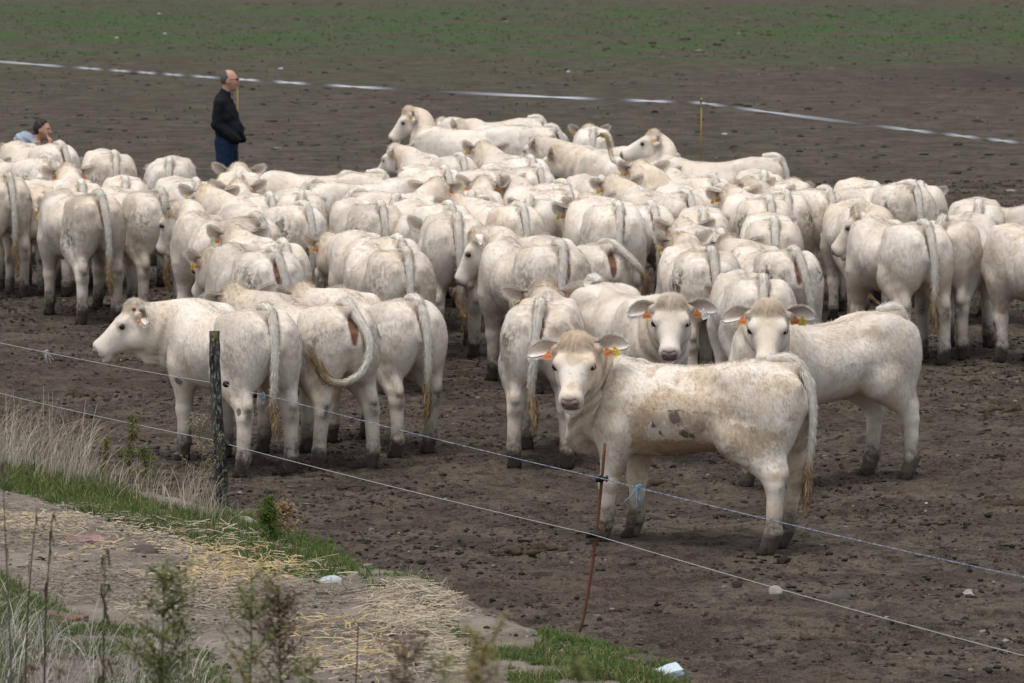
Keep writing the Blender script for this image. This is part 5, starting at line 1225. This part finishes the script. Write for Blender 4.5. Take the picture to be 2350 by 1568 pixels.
weed(634, 1342, 15.2, 'brown dried weed right beside the green stemmed one', 'bush', BR, 4, .24, n_br=50)
weed(705, 1512, 13.0, 'low olive tip of a weed at the bottom edge, right of the brown dried one', 'plume', OL, 5, .14, n_br=24)
weed(940, 1470, 11.5, 'very blurred brown weed tip at the bottom edge over the straw', 'plume', BR, 6, .20, n_br=36)
weed(1112, 1482, 11.0, 'very blurred yellowish weed tip at the bottom edge, left of the green grass', 'plume', ((.12, .11, .04), (.20, .17, .07), (.30, .25, .11)), 7, .22, n_br=40)
weed(1326, 1484, 10.6, 'very blurred dark weed tip at the bottom edge over the green grass', 'plume', OL, 8, .12, n_br=24)
weed(1010, 1500, 12.2, 'faint thin weed tip at the bottom edge between two blurred ones', 'plume', OL, 9, .12, n_br=18)
weed(70, 1525, 13.2, 'rough brown seed head at the bottom left corner', 'bush', BR, 10, .2, n_br=30)
weed(140, 1535, 13.0, 'dark brown weed head just right of the bottom left corner one', 'bush', BR, 11, .16, n_br=24)
weed(14, 1040, 17.5, 'tall bare grey stalk rising at the left edge', 'droop', ((.14, .125, .11), (.12, .1, .08), (.2, .17, .13)), 12, .05, n_br=8)
weed(92, 1165, 17.8, 'bare brown stalk leaning right beside the path at the left', 'droop', ((.085, .065, .05), (.09, .07, .05), (.13, .1, .07)), 13, .06, n_br=9, lean=.10)
weed(120, 1180, 18.2, 'second thin brown stalk with a few dry pods beside the path', 'droop', ((.085, .065, .05), (.09, .07, .05), (.13, .1, .07)), 14, .08, n_br=16, lean=.04)
weed(815, 1432, 17.2, 'single dark dry stick standing in front of the straw mat', 'droop', ((.03, .024, .02), (.04, .03, .02), (.06, .05, .04)), 15, .02, n_br=3)
def weed_at(bx, by, topy, lab, style, cols, seed, spread, n_br):
    b = hit(bx, by); d = ray(bx, topy); weed(bx, topy, b[1], lab, style, cols, seed, spread, b[2]-.005, 1.0, n_br)
weed_at(618, 1242, 1148, 'dense green weed at the edge of the bank right of the wooden post', 'bush', GR, 20, .08, 26)
weed_at(652, 1236, 1160, 'dry tan weed beside the dense green one', 'bush', ((.25, .17, .09), (.28, .19, .10), (.42, .30, .17)), 21, .11, 20)
weed_at(300, 1112, 955, 'slender green weed with yellow tips behind the dry grass', 'bush', ((.07, .09, .03), (.09, .11, .03), (.20, .19, .05)), 22, .09, 11)
weed_at(238, 1100, 1006, 'short yellowish green weed in the dry grass', 'bush', ((.09, .10, .03), (.12, .13, .03), (.24, .22, .06)), 23, .06, 9)
weed_at(330, 1120, 1030, 'short bushy green weed right of the slender one', 'bush', GR, 24, .10, 9)
weed_at(462, 1165, 960, 'wispy grey weed with fine seed panicle left of the wooden post', 'plume', ((.20, .17, .12), (.26, .22, .15), (.36, .31, .22)), 25, .17, 12)
weed_at(448, 1165, 1068, 'stiff pale dead stalk close left of the wooden post', 'droop', ((.42, .35, .24), (.4, .33, .22), (.5, .42, .3)), 26, .03, 4)

# ------------------------------------------------------------------ stones, slabs, dung, litter
M_STONE = simple('pale_stone', (.30, .27, .235), .9, .2, .35, 25, .5); M_GREYST = simple('grey_white_stone', (.44, .46, .47), .85, .2, .3, 30, .4); M_BROWNST = simple('brown_stone', (.085, .072, .062), .9, .2, .4, 25, .6)
M_PINK = simple('faded_pink_paint', (.30, .155, .155), .8, .25, .2, 30, .2); M_BLUEP = simple('flaking_blue_white_paint', (.50, .58, .62), .8, .25, .25, 40, .4); M_BRICK = simple('brick_red', (.16, .10, .08), .9, .2, .25, 40, .3); M_WHITE = simple('white_scrap', (.78, .78, .78), .7, .3, .06)
M_DUNG = simple('cow_dung', (.050, .034, .018), .75, .3, .6, 35, .9)
def stone(px, py, r, mat, lab, name='stone', cat='stone', seed=1, amp=.28, freq=1.8):
    p = hit(px, py)-np.array([0, 0, r[2]*.25]); V, T = blob((0, 0, 0), r, seed, amp, freq, base=ICO3); o = MB().add(V, T=T).obj(name, mat, None, p); return tag(o, lab, cat)
def slab(px, py, d, rz, tilt, mat, lab, name, cat, seed):
    p = hit(px, py); bm = bmesh.new(); bmesh.ops.create_cube(bm, size=1); bmesh.ops.scale(bm, vec=d, verts=bm.verts); bmesh.ops.subdivide_edges(bm, edges=bm.edges[:], cuts=3, use_grid_fill=True)
    rs = np.random.default_rng(seed)
    for v in bm.verts: v.co += Vector(rs.normal(0, min(d)*.10, 3)); v.co.x *= 1+.25*v.co.y/d[1]
    bmesh.ops.bevel(bm, geom=bm.edges[:], offset=min(d)*.08, segments=1, affect='EDGES'); me = bpy.data.meshes.new(name); bm.to_mesh(me); bm.free(); me.materials.append(mat)
    o = link(name, me, None, p+np.array([0, 0, d[2]*.35])); o.rotation_euler = (tilt[0], tilt[1], rz); return tag(o, lab, cat)
slab(1527, 1552, (.20, .085, .035), .75, (.25, -.12), M_BLUEP, 'flaking blue and white painted board lying at the tip of the grass', 'painted_board', 'board', 3)
slab(200, 1238, (.20, .24, .012), .6, (.0, .0), M_PINK, 'faded pink slab lying flush in the path', 'pink_slab', 'slab', 4)
slab(1448, 1524, (.07, .05, .03), .3, (.1, .1), M_BRICK, 'small broken piece of red brick in the green grass', 'brick_piece', 'brick', 5)
slab(150, 1424, (.20, .10, .035), -.25, (.05, .1), M_BRICK, 'dull reddish brick half sunk beside the lower path', 'brick_piece', 'brick', 6)
stone(758, 1336, (.075, .06, .05), M_GREYST, 'whitish angular stone at the bank edge beside the straw', seed=7, amp=.3)
stone(953, 1340, (.035, .03, .03), M_WHITE, 'small white stone on the crest of the straw mat', seed=8)
stone(565, 1200, (.06, .05, .04), M_STONE, 'pale stone between the wooden post and the dense green weed', seed=9)
stone(330, 1262, (.12, .09, .05), M_BROWNST, 'flat brownish stone half buried in the trodden path', seed=10, amp=.2)
stone(1780, 1364, (.048, .035, .032), M_STONE, 'pale tan stone on the soil under the lower wire', seed=11)
stone(1918, 1375, (.075, .06, .055), M_BROWNST, 'rounded brown stone with an ochre stain under the lower wire', seed=12, amp=.12)
stone(2222, 1368, (.040, .03, .03), M_STONE, 'small angular tan stone near the right edge', seed=13, amp=.4)
stone(1462, 1520, (.10, .07, .05), M_BROWNST, 'dark flat stone at the soil side of the green grass tip', seed=14, amp=.15)
stone(2123, 1160, (.024, .012, .006), M_WHITE, 'tiny white scrap lying on the soil right of the calves', 'paper_scrap', 'scrap', 15)
for k, (x, y, lab) in enumerate(((365, 32, 'white stone highest up on the left of the field'), (378, 78, 'white stone just below the highest one on the field'), (268, 88, 'white stone left of the others on the upper field'), (1305, 165, 'lone white stone above the back row of calves'), (1663, 308, 'lone white stone right of the bare yellow rod'), (645, 158, 'white stone above the tape right of the standing man'))):
    stone(x, y, (.055, .045, .035), M_GREYST, lab, seed=20+k)
def dung(px, py, r, n, lab, seed):
    p = hit(px, py); rs = np.random.default_rng(seed); m = MB()
    for i in range(n):
        a = rs.uniform(0, 6.28); q = rs.uniform(0, 1)**.6; s = rs.uniform(.18, .42)*r*(1.1-.5*q); V, T = blob((q*r*math.cos(a)*1.25, q*r*math.sin(a), s*.1), (s, s*.8, s*rs.uniform(.5, 1.15)), seed*50+i, .35, 2.6); m.add(V, T=T)
    tag(m.obj('dung_pat', M_DUNG, None, p), lab, 'dung', 'dung pats on the soil')
dung(1185, 1274, .12, 16, 'crumbled dung pat at the left of the rusty rod', 1); dung(1262, 1262, .10, 15, 'heaped dung with a standing clod close left of the rusty rod', 2)
dung(2312, 1158, .13, 18, 'olive dung pat at the right edge of the soil', 3); dung(705, 1082, .12, 14, 'flat dung pat behind the legs of the tail swishing calf', 4)
dung(205, 912, .14, 16, 'dung pat on the soil beneath the dangling string', 5); dung(1828, 1470, .09, 14, 'dark dung heap low on the right half of the soil', 6)
dung(2290, 945, .15, 12, 'spread dung pat under the right edge calves', 7); dung(1510, 1118, .16, 9, 'thin smeared dung behind the front hooves of the stained calf', 8)
